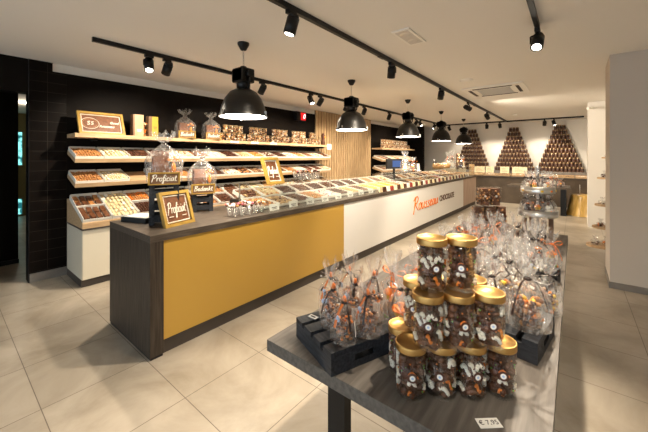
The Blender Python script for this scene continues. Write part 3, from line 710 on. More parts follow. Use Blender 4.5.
# chocolate houses in bags: with a small wooden name sign
def house_bag(label, loc, rz, h, w, word, group=None):
    t = thing('chocolate_house_bag', label, 'gift bag', loc, rz, group)     # front faces local +X, width along y
    b = MB(); hw = w/2; d = w*.62
    b.prism([(-d*.42, 0), (d*.42, 0), (d*.42, h*.34), (0, h*.54), (-d*.42, h*.34)], -hw*.8, hw*.3, 'milk')
    b.box(-d*.45, d*.45, -hw*.88, -hw*.81, 0, h*.50, 'dark', RX(-.04)); b.build('chocolate_house', t)
    b = MB(); s = h*.16
    b.lump((d*.3, hw*.62, h*.30), s*.28, 'orange', 2, (1, 1, 2.4)).lump((d*.3, hw*.62, h*.50), s*.3, 'orange', 2).lump((d*.3, hw*.30, h*.46), s*.16, 'orange', 2, (1, 1.6, 1)).lump((d*.3, hw*.9, h*.46), s*.16, 'orange', 2, (1, 1.6, 1)); b.build('orange_figure', t)
    wrapper(h, w*.56, int(h*1000), .80, 'cello_thin', .55, .85, 1.08).build('wrapper', t)
    b = MB(); bow(b, h*.80, w*.07, 'ribbon_b', random.Random(3), 1, .03); b.build('ribbon', t)
    sg = MB(); sh = w*.42; x = w*.44; f_ = .010
    sg.box(x, x+.014, -hw, hw, -.01, -.01+sh, 'darkkraft'); sgo = sg.build('sign', t)
    fr = MB(); fr.box(x, x+.022, -hw-.004, hw+.004, -.014, -.014+f_, 'goldframe').box(x, x+.022, -hw-.004, hw+.004, -.01+sh-f_, -.006+sh, 'goldframe').box(x, x+.022, -hw-.004, -hw+f_, -.01, sh-.01, 'goldframe').box(x, x+.022, hw-f_, hw+.004, -.01, sh-.01, 'goldframe')
    fr.build('sign_frame', sgo)
    B = Matrix(((0, 0, 1, 0), (1, 0, 0, 0), (0, 1, 0, 0), (0, 0, 0, 1)))
    brush(word, w*.80, sh*.62, max(.0022, w*.017), 'mallow', sgo, TR(x+.016, 0, sh*.44) @ B, 'sign_lettering')
    return t
GB = 'chocolate houses bagged with name signs'
house_bag('bagged chocolate house with sign, left one of two on the top shelf', (-4.93, ybx(185, -4.93), ZT+.016), -.2, .44, .25, 'Bedankt', GB)
house_bag('bagged chocolate house with sign, right one of two on the top shelf', (-4.93, ybx(211, -4.93), ZT+.016), -.2, .44, .25, 'Bedankt', GB)

# jars of chocolates
def jar_contents(r, h, rnd, n=60, s=None, pal_=None):
    s = s or r*.30; mb = MB()
    mb.lathe([(0, .01), (r*.70, .01), (r*.70, h*.86), (0, h*.88)], 'dark', 12)
    pal_ = pal_ or ['milk', 'milk', 'dark', 'milk', 'dark', 'dark']
    cluster(mb, r*.70, s*.8, h-s*.6, n, pal_, rnd, s, .8, 1)
    for k in range(int(n*.24)):    # piped curls and candied bits against the wall of the jar
        a = rnd.uniform(0, 6.28); z = rnd.uniform(s, h-s); ln = rnd.uniform(.35, .8); c = rnd.choice(['mallow', 'mallow', 'orange', 'mallow', 'green'])
        pts = []
        tilt_ = rnd.uniform(-1.6, 1.6); wv = rnd.choice((PI, PI*1.6, 2*PI)); z = min(max(z, s*1.6), h-s*2.2)
        for q in range(7):
            aa = a+ln*(q/6-.5); pts.append((r*.89*math.cos(aa), r*.89*math.sin(aa), z+s*.8*math.sin(q/6*wv)+tilt_*s*(q/6-.5)))
        if c == 'mallow' and rnd.random() < .6: mb.lump((pts[3][0]*1.07, pts[3][1]*1.07, pts[3][2]), s*.17, 'green', 1)
        if c == 'green': mb.lump(pts[0], s*.22, 'green', 1)
        else: mb.tube(pts, s*(.46 if c == 'mallow' else .3), c, 6)
    for k in range(int(n*.3)):
        a = rnd.uniform(0, 6.28); mb.lump((r*.88*math.cos(a), r*.88*math.sin(a), rnd.uniform(s, h-s)), s*.22, rnd.choice(['orange', 'green', 'orange', 'mallow', 'caramel']), 1)
    return mb
def choc_jar(seed):
    r, h = .046, .146; rd = random.Random(seed)
    t = thing('chocolate_jar', 'x', 'jar', (0, 0, 0), 0, 'gold lidded jars stacked on the table')
    MB().lathe([(0, .0), (r*.94, .0), (r, .004), (r, h), (r*.97, h), (r*.96, .007), (0, .006)], 'jar', 36).build('jar_body', t)
    jar_contents(r*.97, h-.006, rd, 95).build('chocolates', t)
    MB().lathe([(r*.98, h-.003), (r*1.03, h-.003), (r*1.035, h), (r*1.035, h+.013), (r*1.02, h+.017), (r*.95, h+.018), (r*.93, h+.014), (0, h+.014)], 'goldlid', 40).build('lid', t)
    st = MB(); st.cyl((0, -r*1.0, h*.52), (0, -r*1.012, h*.52), .0150, .0150, 'signbrown', 20).build('sticker', t)
    b = MB(); b.cyl((0, -r*1.012, h*.52), (0, -r*1.02, h*.52), .0085, .0085, 'paper', 16).cyl((0, -r*1.02, h*.52), (0, -r*1.025, h*.52), .0035, .0035, 'blue', 12); b.build('sticker_centre', t.children[-1])
    return t
protos = [choc_jar(s) for s in (11, 22, 33)]
TZ = .80
ux, uy = .762, .648   # along the row
px, py = -.648, .762  # behind
ox, oy = -.405, .945
def jar_at(i, k, z, lab, n, shift=0):
    x = ox+ux*.0962*(i+shift)+px*.1*k; y = oy+uy*.0962*(i+shift)+py*.1*k
    rz = .36+[.15, -.1, .35, .0, -.25, .2, .1][n % 7]
    if n < 3: j = protos[n]; j.location = (x, y, z); j.rotation_euler = (0, 0, rz); j['label'] = lab
    else: j = dup(protos[n % 3], (x, y, z), rz+(0 if n % 2 else .12), lab)
n = 0
pos4 = ['leftmost', 'second from left', 'third from left', 'rightmost']
for i in range(4): jar_at(i, 0, TZ+.0005, f'gold lidded chocolate jar, front bottom row of the stack, {pos4[i]}', n); n += 1
for i in range(4): jar_at(i, 1, TZ+.0005, f'gold lidded chocolate jar, rear bottom row of the stack, {pos4[i]}', n, .0); n += 1
pos3 = ['left', 'middle', 'right']
for i in range(3): jar_at(i+.5, -.18, TZ+.1645, f'gold lidded chocolate jar, {pos3[i]} one in front middle tier of the stack', n); n += 1
for i in range(3): jar_at(i+.5, .85, TZ+.1645, f'gold lidded chocolate jar, {pos3[i]} one in rear middle tier of the stack', n); n += 1
for i in range(2): jar_at(i+.74, .1, TZ+.3285, f'gold lidded chocolate jar, {"left" if i == 0 else "right"} of the two topmost in the stack', n); n += 1

# small jars on the top shelf (two layers)
def small_jar_mesh(seed):
    rd = random.Random(seed); r, h = .046, .133; mb = MB()
    cluster(mb, r*.75, .015, h-.012, 46, ['milk', 'nut', 'caramel', 'mallow', 'dark', 'nut'], rd, .014, .4)
    mb.lathe([(0, 0), (r, 0), (r, h), (r*.95, h)], 'jar', 18)
    mb.lathe([(r*.97, h-.004), (r*1.02, h-.003), (r*1.02, h+.008), (0, h+.009)], 'pjarlid', 18)
    o = mb.build('tmp'); me = o.data; bpy.data.objects.remove(o); return me
sj = [small_jar_mesh(s) for s in (1, 2, 3)]
def label_jar(me, loc, lab, grp): return put('sweet_jar', me, loc, (0, 0, RND.uniform(0, 6)), lab, 'jar', grp)
y_ = ybx(223, -4.95); yend = 5.98; k = 0; row = []
while y_ < yend:
    row.append(y_); label_jar(sj[k % 3], (-4.95, y_, ZT), f'glass jar of sweets on the top shelf, lower layer, {ORD[k]} from left', 'sweet jars on the top wall shelf'); k += 1
    y_ += .112 + (.03 if k % 5 == 0 else 0)
kk = 0
for gi in range(0, len(row)-2, 1):
    if gi % 5 == 4: continue
    label_jar(sj[(gi+1) % 3], (-4.95, row[gi]+.045, ZT+.1425), f'glass jar of sweets on the top shelf, upper layer, {ORD[kk]} from left', 'sweet jars on the top wall shelf'); kk += 1
t = thing('chocolate_figure', 'dark chocolate figure with orange scarf at the right shelf end', 'chocolate figure', (-4.95, 6.12, ZT), 0)
b = MB(); b.lathe([(0, 0), (.05, 0), (.055, .05), (.04, .13), (.045, .19), (.05, .24), (.03, .29), (0, .31)], 'dark', 16); b.build('body', t); MB().lump((.035, .02, .2), .03, 'orange', 2).build('scarf', t)
for i, u_ in enumerate((235, 255, 274)):
    yy = ybx(u_, -4.81); t = tag(MB().box(0, .002, -.09, .09, 0, .04, 'paper').box(.002, .003, -.06, .06, .015, .024, 'ink').build('price_card', None, (-4.818, yy, 1.806)), f'white price card on the top shelf edge, {["left", "middle", "right"][i]} one of three', 'price card', 'price cards on the top shelf edge')
tag(MB().box(0, .002, -.09, .09, 0, .13, 'paper').box(.002, .003, -.06, .06, .06, .07, 'ink').build('price_card', None, (-4.815, 6.2, 1.74)), 'larger white price card at the right end of the top shelf', 'price card')

# far shelving behind the counter end
for z_, tl, lb in ((1.80, 0, 'top far oak shelf crowded with jars'), (1.40, TL, 'middle far slanted oak shelf'), (1.06, TL, 'lowest far slanted oak shelf')):
    shelf(z_, tl, 8.98, 11.6, lb, grp='far oak shelves right of the slatted panel')
k = 0
for ly in range(2):
    for i in range(19 - ly*2):
        label_jar(sj[(i+ly) % 3], (-4.95, 9.2+i*.118, 1.851+ly*.1425), f'glass jar on the far top shelf, {"lower" if ly == 0 else "upper"} layer, {ORD[i]} from left', 'sweet jars on the far top shelf')
for si, (z_, nm) in enumerate(((1.40, 'middle'), (1.06, 'lowest'))):
    for i in range(8):
        yy = 9.02+(i+.5)*.32; up = Vector((math.sin(TL), 0, math.cos(TL))); back = Vector((-math.cos(TL), 0, math.sin(TL)))
        base = Vector((SX0, yy, z_))+up*.051+back*.19; c1, c2 = pal[(i*3+si*5) % 17]
        put('sweet_tray', tray_mesh(.31, .36, .05), base, (0, TL, 0), f'white tray on the {nm} far shelf, {ORD[i]} from the left', 'tray', 'white trays on the far shelves')
        put('sweets', heap('small', .29, .34, c1, c2, i), base+up*.008, (0, TL, 0), f'{COLN[c1]} sweets in the {ORD[i]} tray of the {nm} far shelf', 'sweets', 'sweets on the far shelves', 'stuff')

# ------------------------------------------------------------------ counter
CY0, CY1, CW = 1.01, 11.1, .88
t = thing('shop_counter', 'long dark oak shop counter with gold and white front panels', 'counter', (-2.5, CY0, 0))
b = MB(); L = CY1-CY0
b.box(-CW, 0, 0, L, .895, .95, 'dwood', None, .002); b.build('worktop', t)
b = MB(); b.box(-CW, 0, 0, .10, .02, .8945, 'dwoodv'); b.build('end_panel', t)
MB().box(-CW+.005, -.005, .004, .095, 0, .02, 'blackmetal').build('end_foot', t)
MB().box(-.30, -.012, .10, 3.57-CY0, .115, .8945, 'gold').build('gold_panel', t)
MB().box(-.30, -.012, 3.5705-CY0, 9.6-CY0, .115, .8945, 'creampanel').build('white_panel', t)
MB().box(-.30, -.012, 9.6005-CY0, L, .115, .8945, 'beigewood').build('oak_panel', t)
MB().box(-.30, -.03, .10, L, 0, .115, 'plinth').build('plinth', t)
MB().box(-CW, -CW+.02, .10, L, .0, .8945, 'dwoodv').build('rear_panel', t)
B = Matrix(((0, 0, 1, 0), (1, 0, 0, 0), (0, 1, 0, 0), (0, 0, 0, 1)))
sgn = thing('shop_sign', 'orange and brown shop lettering on the white counter front', 'sign', (-2.51, 6.7, .58))
brush('Rousseau', 1.42, .30, .013, 'signorange', sgn, TR(0, 0, .0) @ B)
text_obj('CHOCOLATE', .185, 'signbrown', sgn, (.001, 1.41, -.035), (PI/2, 0, PI/2), 'lettering', .003, 0, 1.02, .006)

# things at the left end of the counter
ZC = .9505
t = thing('display_tray', 'black flat box with white paper top at the counter end', 'tray', (-3.17, 1.22, ZC), .35)
MB().box(-.15, .15, -.11, .11, 0, .045, 'blackmetal', None, .004).build('box', t); MB().box(-.13, .13, -.09, .09, .045, .049, 'paper').build('paper_top', t)
def riser(label, x0, x1, y0, y1, h, n=4, rz=0):
    t = thing('wooden_crate', label, 'crate', ((x0+x1)/2, (y0+y1)/2, ZC), rz, 'black wooden crates')
    a, c = (x1-x0)/2, (y1-y0)/2
    for sx in (-1, 1):
        for sy in (-1, 1): MB().box(sx*a-.012*(sx+1), sx*a+.012*(1-sx), sy*c-.02*(sy+1), sy*c+.02*(1-sy), 0, h, 'blackwood').build('corner_post', t)
    for face in range(4):
        b = MB(); W = c if face % 2 == 0 else a; D = a if face % 2 == 0 else c
        for k in range(n):
            z0 = .02+k*(h-.02)/n
            if face % 2 == 0: b.box((D-.012)*(1 if face == 0 else -1)-.005, (D-.012)*(1 if face == 0 else -1)+.005, -W+.02, W-.02, z0, z0+(h-.02)/n*.62, 'blackwood')
            else: b.box(-W+.012, W-.012, (D-.02)*(1 if face == 1 else -1)-.005, (D-.02)*(1 if face == 1 else -1)+.005, z0, z0+(h-.02)/n*.62, 'blackwood')
        b.build('slatted_side', t)
    MB().box(-a, a, -c, c, h, h+.012, 'blackwood').build('top_board', t)
riser('tall black slatted crate on the counter end under a bagged house', -3.05, -2.83, 1.19, 1.43, .34, 3, -.42)
house_bag('large bagged chocolate house with sign on the tall counter crate', (-2.94, 1.31, ZC+.367), -.42, .45, .245, 'Proficiat', GB)
riser('low black slatted crate on the counter behind the framed plaque', -3.36, -3.16, 1.76, 1.97, .185, 2, -.4)
house_bag('bagged chocolate house with sign on the low counter crate', (-3.26, 1.865, ZC+.212), -.4, .47, .235, 'Bedankt', GB)
ft = frame_thing('framed_plaque', 'gold framed chocolate plaque with piped greeting leaning on the counter', 'framed plaque', (-2.70, 1.352, ZC), .27, .30, .315, .31, 'Proficiat')

# glass display case on the counter
GY0, GY1 = 2.17, 10.9
t = thing('glass_display_case', 'long low glass display case standing on the counter', 'display case', (-2.58, GY0, ZC))
MB().box(-.005, .005, 0, GY1-GY0, 0, .285, 'glass').build('front_pane', t)
MB().box(-.42, .005, 0, GY1-GY0, .286, .294, 'glass').build('top_pane', t)
MB().box(-.42, -.006, 0, .006, 0, .285, 'glass').build('end_pane', t)
for i in range(6):
    MB().box(-.42, -.408, i*1.7, i*1.7+.012, 0, .285, 'chrome').build('post', t)
k = 0
yy = GY0+.06
cols = [('caramel', 'milk'), ('nut', 'milk'), ('dark', 'milk'), ('caramel', 'nut'), ('mallow', 'pink'), ('dark', 'dark'), ('nut', 'caramel'), ('milk', 'dark')]
COLN['yellow'] = 'yellow'
TG = .14
while yy < 10.6:
    up = Vector((math.sin(TG), 0, math.cos(TG))); back = Vector((-math.cos(TG), 0, math.sin(TG)))
    base = Vector((-2.72, yy+.15, ZC+.01))+up*.002+back*.17; c1, c2 = cols[k % 8]
    if 4.4 < yy < 5.3: c1, c2 = ('yellow', 'nut')
    put('praline_tray', tray_mesh(.29, .33, .045), base, (0, TG, 0), f'white praline tray inside the glass case, {ORD[k]} from the near end', 'tray', 'praline trays in the glass case')
    put('pralines', heap(('small', 'big')[k % 2], .272, .31, c1, c2, k), base+up*.008, (0, TG, 0), f'{COLN[c1]} pralines in the {ORD[k]} glass case tray', 'pralines', 'pralines in the glass case', 'stuff')
    c = MB(); c.box(-.002, .002, -.07, .07, 0, .075, 'paper', RY(-.2)).box(.002, .003, -.04, .04, .03, .038, 'ink', RY(-.2)).box(.002, .003, -.03, .03, .014, .02, 'ink', RY(-.2))
    tag(c.build('price_card', None, (-2.625, yy+.15, ZC)), f'white price card inside the glass case, {ORD[k]} from the near end', 'price card', 'price cards in the glass case')
    yy += .305; k += 1
# raised second row inside the case
t = thing('case_step', 'low black step inside the glass case behind the praline trays', 'display step', (-3.25, 2.3, ZC))
MB().box(-.12, .16, 0, 8.0, 0, .07, 'terminal', None, .003).build('step', t)
for i in range(25):
    yy = 2.32+i*.32; c1, c2 = [('milk', 'nut'), ('whitec', 'caramel'), ('dark', 'dark'), ('milk', 'dark'), ('caramel', 'nut')][i % 5]
    if 3 < i < 7: c1, c2 = 'dark', 'dark'
    put('praline_tray', tray_mesh(.30, .24, .045), (-3.23, yy+.15, ZC+.11), (0, .30, 0), f'white tray on the raised step in the glass case, {ORD[i]} from the near end', 'tray', 'raised trays in the glass case')
    put('pralines', heap('big', .28, .22, c1, c2, i), (-3.23, yy+.15, ZC+.118), (0, .30, 0), f'{COLN[c1]} pralines in the {ORD[i]} raised tray of the glass case', 'pralines', 'raised pralines in the glass case', 'stuff')
# chocolate bars in a row on the front ledge
k = 0; yy = ybx(381, -2.545)
while k < 38 and yy < 10.8:
    c = ('whitec', 'dark', 'mallow', 'redr', 'cream', 'dark')[k % 6]; wd = {'whitec': 'pale', 'dark': 'dark brown', 'mallow': 'ivory', 'redr': 'dark red', 'cream': 'cream'}[c]
    t = tag(MB().box(-.012, .012, -.045, .045, 0, .085, c, RY(-.12), .003).build('chocolate_bar', None, (-2.545, yy, ZC)), f'{wd} wrapped chocolate bar on the counter ledge, {ORD[k]} from the near end', 'chocolate bar', 'chocolate bars along the counter ledge')
    yy += .14; k += 1
# cups of lollies
def lolly_cup(label, x, y, z, seed, grp):
    rd = random.Random(seed); t = thing('lolly_cup', label, 'cup', (x, y, z), rd.uniform(0, 3), grp)
    MB().lathe([(0, 0), (.028, 0), (.036, .075), (.034, .075), (.027, .006), (0, .005)], 'cup', 18).build('cup', t)
    b = MB()
    for q in range(7):
        a = q*.9+rd.uniform(-.2, .2); rr = .026*(q > 0); z1 = .10+rd.uniform(-.01, .015)
        b.tube([(rr*.5*math.cos(a), rr*.5*math.sin(a), .01), (rr*1.3*math.cos(a), rr*1.3*math.sin(a), z1)], .002, 'paper', 5)
        b.lump((rr*1.4*math.cos(a), rr*1.4*math.sin(a), z1+.01), .015, rd.choice(['milk', 'mallow', 'pink', 'dark', 'caramel']), 1)
    b.build('lollies', t)
k = 0
for r_ in range(2):
    for i in range(5):
        lolly_cup(f'clear cup of lollies beside the glass case, {["front", "rear"][r_]} row, {ORD[i]} from left', -2.63-r_*.09-.0*i, 1.86+i*.083, ZC, 60+k, 'lolly cups on the counter'); k += 1
for r_ in range(2):
    for i in range(5):
        lolly_cup(f'clear cup of lollies on the case top, {["front", "rear"][r_]} row, {ORD[i]} from left', -2.74-r_*.09, 2.93+i*.083, ZC+.2945, 80+k, 'lolly cups on top of the glass case'); k += 1
frame_thing('framed_plaque', 'gold framed chocolate relief tilted on top of the glass case', 'framed plaque', (-2.66, 2.45, ZC+.2945), -.05, .42, .24, .33, 'Proficiat')

# behind-the-counter items at the far end
ZG = ZC+.2945
t = thing('shop_scale', 'black weighing scale with small blue screen behind the counter', 'scale', (-3.10, ybx(394, -3.1), ZC), -.5)
MB().box(-.18, .18, -.2, .2, 0, .10, 'terminal', None, .01).build('base', t); MB().box(-.02, .02, -.02, .02, .1, .42, 'terminal').build('column', t)
MB().box(-.03, .03, -.2, .2, .34, .56, 'terminal', None, .008).build('display_head', t); MB().box(.031, .033, -.06, .16, .38, .52, 'screen').build('screen', t)
MB().box(-.16, .16, -.17, .17, .1, .108, 'chrome').build('weighing_plate', t)
def basket(label, x, y, z, r, h, seed):
    t = thing('wicker_basket', label, 'basket', (x, y, z), 0, 'wicker baskets on the case top')
    MB().lathe([(0, 0), (r*.8, 0), (r, h), (r*.94, h), (r*.76, .01), (0, .01)], 'basket', 24).build('basket', t)
    b = MB(); cluster(b, r*.85, h*.5, h*1.35, 40, ['whitec', 'nut', 'mallow', 'caramel'], random.Random(seed), r*.2, 0); b.build('sweets', t)
basket('left wicker basket of pale sweets on the case top far end', -2.78, ybx(438, -2.78), ZG, .15, .09, 5)
basket('right wicker basket of pale sweets on the case top far end', -2.78, ybx(445, -2.78), ZG, .15, .09, 6)
t = thing('syrup_bottle', 'dark bottle with white cap on the case top', 'bottle', (-2.95, ybx(434, -2.95), ZG))
MB().lathe([(0, 0), (.035, 0), (.038, .1), (.035, .14), (.015, .17), (.015, .2), (0, .2)], 'terminal', 18).build('bottle', t); MB().cyl((0, 0, .2), (0, 0, .235), .018, .018, 'paper', 14).build('cap', t)
for i, (y_, h_, cont) in enumerate(((ybx(405, -2.8), .42, 'bunny'), (ybx(413, -2.8), .30, 'duck'), (ybx(448, -2.8), .44, 'bunny'), (ybx(452, -2.8), .50, 'bunny'), (ybx(462, -2.8), .34, 'penguin'))):
    gift_bag(['tall cellophane bag with white bunny left of the scale', 'cellophane bag with yellow duck beside the scale', 'cellophane bag just right of the wicker baskets', 'tallest cellophane bag right of the wicker baskets', 'cellophane bag with penguin near the counter far end'][i], -2.8, y_, ZG, h_, .10, 200+i, cont, 'ribbon_o', 'gift bags on the case top')
for i in range(2):
    t = thing('card_holder', ['white card stand holding leaflets, left of the wicker baskets', 'cream upright card at the counter far end'][i], 'card stand', (-2.66, (ybx(419, -2.66), ybx(464, -2.66))[i], ZG), 0)
    MB().box(-.03, .03, -.06, .06, 0, .012, 'paper').build('base', t); MB().box(-.004, .004, -.055, .055, .012, .16, ('paper', 'cream')[i], RY(-.1)).build('card', t)
# frame of chocolates and tall stack of packets at the end
t = thing('chocolate_rack', 'brown rack of round chocolates standing near the counter end', 'rack', (-2.9, ybx(458, -2.9), ZG), 0)
MB().box(-.02, .0, -.14, .14, 0, .42, 'darkkraft').build('board', t)
b = MB()
for i in range(4):
    for j in range(3): b.lump((.01, -.09+j*.09, .06+i*.1), .033, ('milk', 'whitec', 'caramel')[(i+j) % 3], 2, (.5, 1, 1))
b.build('chocolates', t)
for i in range(6):
    t = thing('chocolate_packet', f'small packet of nuts in the stack at the counter end, {ORD[i]} from bottom', 'packet', (-2.62, 10.98, ZC+i*.062), .1*i, 'stacked packets at the counter end')
    b = MB(); b.box(-.07, .07, -.075, .075, .0, .055, 'nut', None, .01); cluster(b, .06, .02, .05, 20, ['caramel', 'milk', 'nut'], random.Random(i), .016, .5); b.build('nuts', t)
    MB().box(-.078, .078, -.083, .083, -.0, .061, 'cup').build('wrapper', t)

# ------------------------------------------------------------------ back of the shop
t = thing('back_bench', 'long brown bench along the back wall below the jar pyramids', 'bench', (-3.9, 12.0, 0))
MB().box(0, 4.6, .06, .68, 0, .86, 'brownpanel').build('base', t); MB().box(-.02, 4.62, 0, .68, .86, .905, 'dwood').build('worktop', t)
MB().box(0, 4.6, .40, .68, .905, 1.075, 'skirt').build('riser', t)
k = 0; xx = -3.75
while xx < .45:
    t = thing('sweet_bin', f'shallow oak bin of sweets on the back bench, {ORD[k]} from the left', 'bin', (xx+.2, 12.19, .9055), 0, 'oak bins on the back bench')
    b = MB(); b.box(-.2, .2, -.17, .17, 0, .01, 'oak').box(-.2, .2, -.17, -.158, .01, .05, 'oak').box(-.2, .2, .158, .17, .01, .08, 'oak').box(-.2, -.19, -.158, .158, .01, .06, 'oak').box(.19, .2, -.158, .158, .01, .06, 'oak'); b.build('bin', t)
    c1, c2 = [('milk', 'nut'), ('mallow', 'caramel'), ('nut', 'whitec'), ('mallow', 'dark')][k % 4]
    o = bpy.data.objects.new('sweets', heap('big', .37, .31, c1, c2, k)); C.objects.link(o); o.parent = t; o.rotation_euler = (0, 0, PI/2); o.location = (0, 0, .012); o['kind'] = 'stuff'
    xx += .42; k += 1
for i, (u0, u1) in enumerate(((474, 484.5), (485.5, 493.5), (500, 509), (512, 527))):
    def xby(u, Y):
        a = (u-324)/311; d = Y/(.7793+.6266*a); return d*(-.6266+.7793*a)
    Yc = 12.32; x0, x1 = xby(u0, Yc), xby(u1, Yc)
    t = thing('sign_card', ['leftmost cream sign card before the left jar pyramid', 'small cream sign card between left and middle jar pyramids', 'cream sign card at the foot of the middle jar pyramid', 'widest cream sign card right of the middle jar pyramid'][i], 'sign card', ((x0+x1)/2, Yc+.04, .99), 0, 'cream sign cards')
    w_ = (x1-x0)/2; MB().box(-w_, w_, -.006, 0, -.0, .22, 'cream', RX(-.08)).build('card', t)
    b = MB()
    for q in range(3): b.box(-w_*.65, w_*(.6-.2*q), -.008, -.006, .05+q*.05, .062+q*.05, 'kraft', RX(-.08))
    b.build('printed_line', t)
    MB().box(-w_*.5, w_*.5, -.01, .03, -.083, 0.003, 'blackmetal').build('foot', t)
# jar pyramids
mb = MB(); r, h = .048, .118
mb.lathe([(0, 0), (r*.9, 0), (r, .006), (r, h*.88), (r*.8, h*.95), (r*.8, h)], 'pjar', 14).lathe([(r*1.01, h*.05), (r*1.012, h*.32)], 'pjarband', 14).lathe([(r*.85, h*.97), (r*.88, h), (r*.88, h+.030), (0, h+.032)], 'pjarlid', 14)
o = mb.build('tmp'); pj = o.data; bpy.data.objects.remove(o)
PYR = [(-2.97, 'left'), (-1.63, 'middle'), (-.36, 'right')]
for px_, nm in PYR:
    for row in range(10):       # row 0 is the lowest
        cnt = 12-row
        for i in range(cnt):
            x = px_+(i-(cnt-1)/2)*.101
            put('preserve_jar', pj, (x, 12.56, 1.0755+row*.1505), (0, 0, 0), f'dark preserve jar in the {nm} pyramid, {ORD[row]} row from bottom, {ORD[i]} from left', 'jar', f'preserve jars of the {nm} pyramid')
# glass shelf strips between the rows are thin clear plates
# far table
t = thing('display_table', 'dark table with black panel leg in front of the back bench', 'table', (-1.5, 10.25, 0))
MB().box(0, 1.42, 0, .85, .70, .75, 'dwood').build('tabletop', t)
MB().box(1.22, 1.34, .04, .8, 0, .70, 'blackmetal').build('leg', t); MB().box(.72, .82, .04, .8, 0, .70, 'blackmetal').build('leg', t)
t = thing('cloth_table', 'low round table draped in gold satin near the white column', 'table', (.20, 10.75, 0))
def cm(r_, z, a, k):
    f = math.sin(9*a)*.5+math.sin(14*a+1)*.3; q = 1-(z/.55)
    return r_*(1+.10*f*max(q, 0)), z
MB().lathe([(0, .55), (.22, .55), (.25, .545), (.27, .50), (.31, .3), (.36, .02), (.37, .005)], 'goldcloth', 64, (0, 0, 0), cm).build('satin_cloth', t)
MB().cyl((0, 0, 0), (0, 0, .545), .05, .05, 'blackmetal', 12).build('pedestal', t)
t = thing('card_stand', 'slim steel card stand on the gold satin table', 'card stand', (.12, 10.72, .551)); MB().cyl((0, 0, 0), (0, 0, .008), .05, .05, 'chrome', 16).build('base', t); MB().cyl((0, 0, .008), (0, 0, .26), .008, .008, 'chrome', 8).build('rod', t)
for i, (x, y, h_, c_, lb) in enumerate([(-.50, 10.55, .34, 'bunny', 'cellophane bag with bunny on the lower glass stand of far table'), (-.28, 10.5, .24, 'duck', 'small bag with duck at the right end of far table'), (-.72, 10.5, .26, 'penguin', 'small bag with penguin at left of far table stand'), (-.42, 10.8, .30, 'bunny', 'cellophane bag standing at the rear of far table'), (-.9, 10.8, .28, 'duck', 'cellophane bag with duck at rear left of far table')]):
    gift_bag(lb, x, y, .7505, h_, .09, 300+i, c_, 'ribbon_o', 'gift bags on the far table')
# recess shelves with goods
for i, (y_, tip_u, z_) in enumerate(((5.80, 586, .30), (6.45, 592, .45), (7.1, 594.5, .72), (7.6, 597, 1.15), (8.2, 601.5, 1.52))):
    a = (tip_u-324)/311; d = y_/(.7793+.6266*a); xt = d*(-.6266+.7793*a); wy = .16
    t = thing('recess_shelf', f'rounded oak shelf in the wall recess, {["lowest", "second from bottom", "third from bottom", "fourth from bottom", "topmost"][i]}', 'shelf', (.6, y_, z_), 0, 'rounded shelves behind the right pillar')
    L_ = .6-xt; b = MB(); pts = [(0, wy)]+[(-L_+wy-wy*math.sin(q*PI/8), wy*math.cos(q*PI/8)) for q in range(9)]+[(0, -wy)]
    vs0 = [b.bm.verts.new((p[0], p[1], 0)) for p in pts]; vs1 = [b.bm.verts.new((p[0], p[1], .03)) for p in pts]; mi = b.mi('oak')
    b.bm.faces.new(vs0[::-1]); b.bm.faces.new(vs1)
    for q in range(len(pts)): b.bm.faces.new((vs0[q], vs0[(q+1) % len(pts)], vs1[(q+1) % len(pts)], vs1[q]))
    bmesh.ops.recalc_face_normals(b.bm, faces=b.bm.faces); b.build('board', t)
    for q in range(3):
        g = thing('sweet_bag', f'small clear bag of sweets on the {["lowest", "second", "third", "fourth", "topmost"][i]} recess shelf, {ORD[q]} from its tip', 'sweet bag', (xt+.1+q*.12, y_+((q % 2)-.5)*.06, z_+.0305), q, 'sweet bags on the recess shelves')
        b = MB(); cluster(b, .035, .01, .05, 14, [('mallow', 'milk', 'mallow'), ('dark', 'milk', 'orange')][(i+q) % 2], random.Random(i*9+q), .015, .1); b.build('sweets', g)
        wrapper(.12, .05, 500+i*5+q, .62, 'cello').build('wrapper', g)

# ------------------------------------------------------------------ display table in the foreground
TX0, TX1, TY0, TY1 = -.985, -.045, .85, 3.78
t = thing('display_table', 'large dark grey oak display table in the foreground', 'table', ((TX0+TX1)/2, TY0, 0))
hw = (TX1-TX0)/2
MB().box(-hw, hw, 0, TY1-TY0, TZ-.047, TZ, 'dwoodt', None, .0015).build('tabletop', t)
MB().box(-.155, -.085, .005, .045, 0, TZ-.047, 'blackmetal').build('leg', t)
MB().box(.25, .32, .005, .045, 0, TZ-.047, 'blackmetal').build('leg', t)
MB().box(-.155, -.085, TY1-TY0-.06, TY1-TY0-.02, 0, TZ-.047, 'blackmetal').build('leg', t)
MB().box(.25, .32, TY1-TY0-.06, TY1-TY0-.02, 0, TZ-.047, 'blackmetal').build('leg', t)
MB().box(.26, .31, .045, TY1-TY0-.06, TZ-.09, TZ-.047, 'blackmetal').build('top_rail', t)
t = thing('price_tag', 'small white price tag lying on the table before the jars', 'price tag', (-.187, .973, TZ+.0005), .72)
MB().box(-.032, .032, -.016, .016, 0, .0015, 'paper').build('card', t)
text_obj('€ 7,95', .021, 'ink', t, (0, 0, .002), (0, 0, 0), 'lettering', .0002)

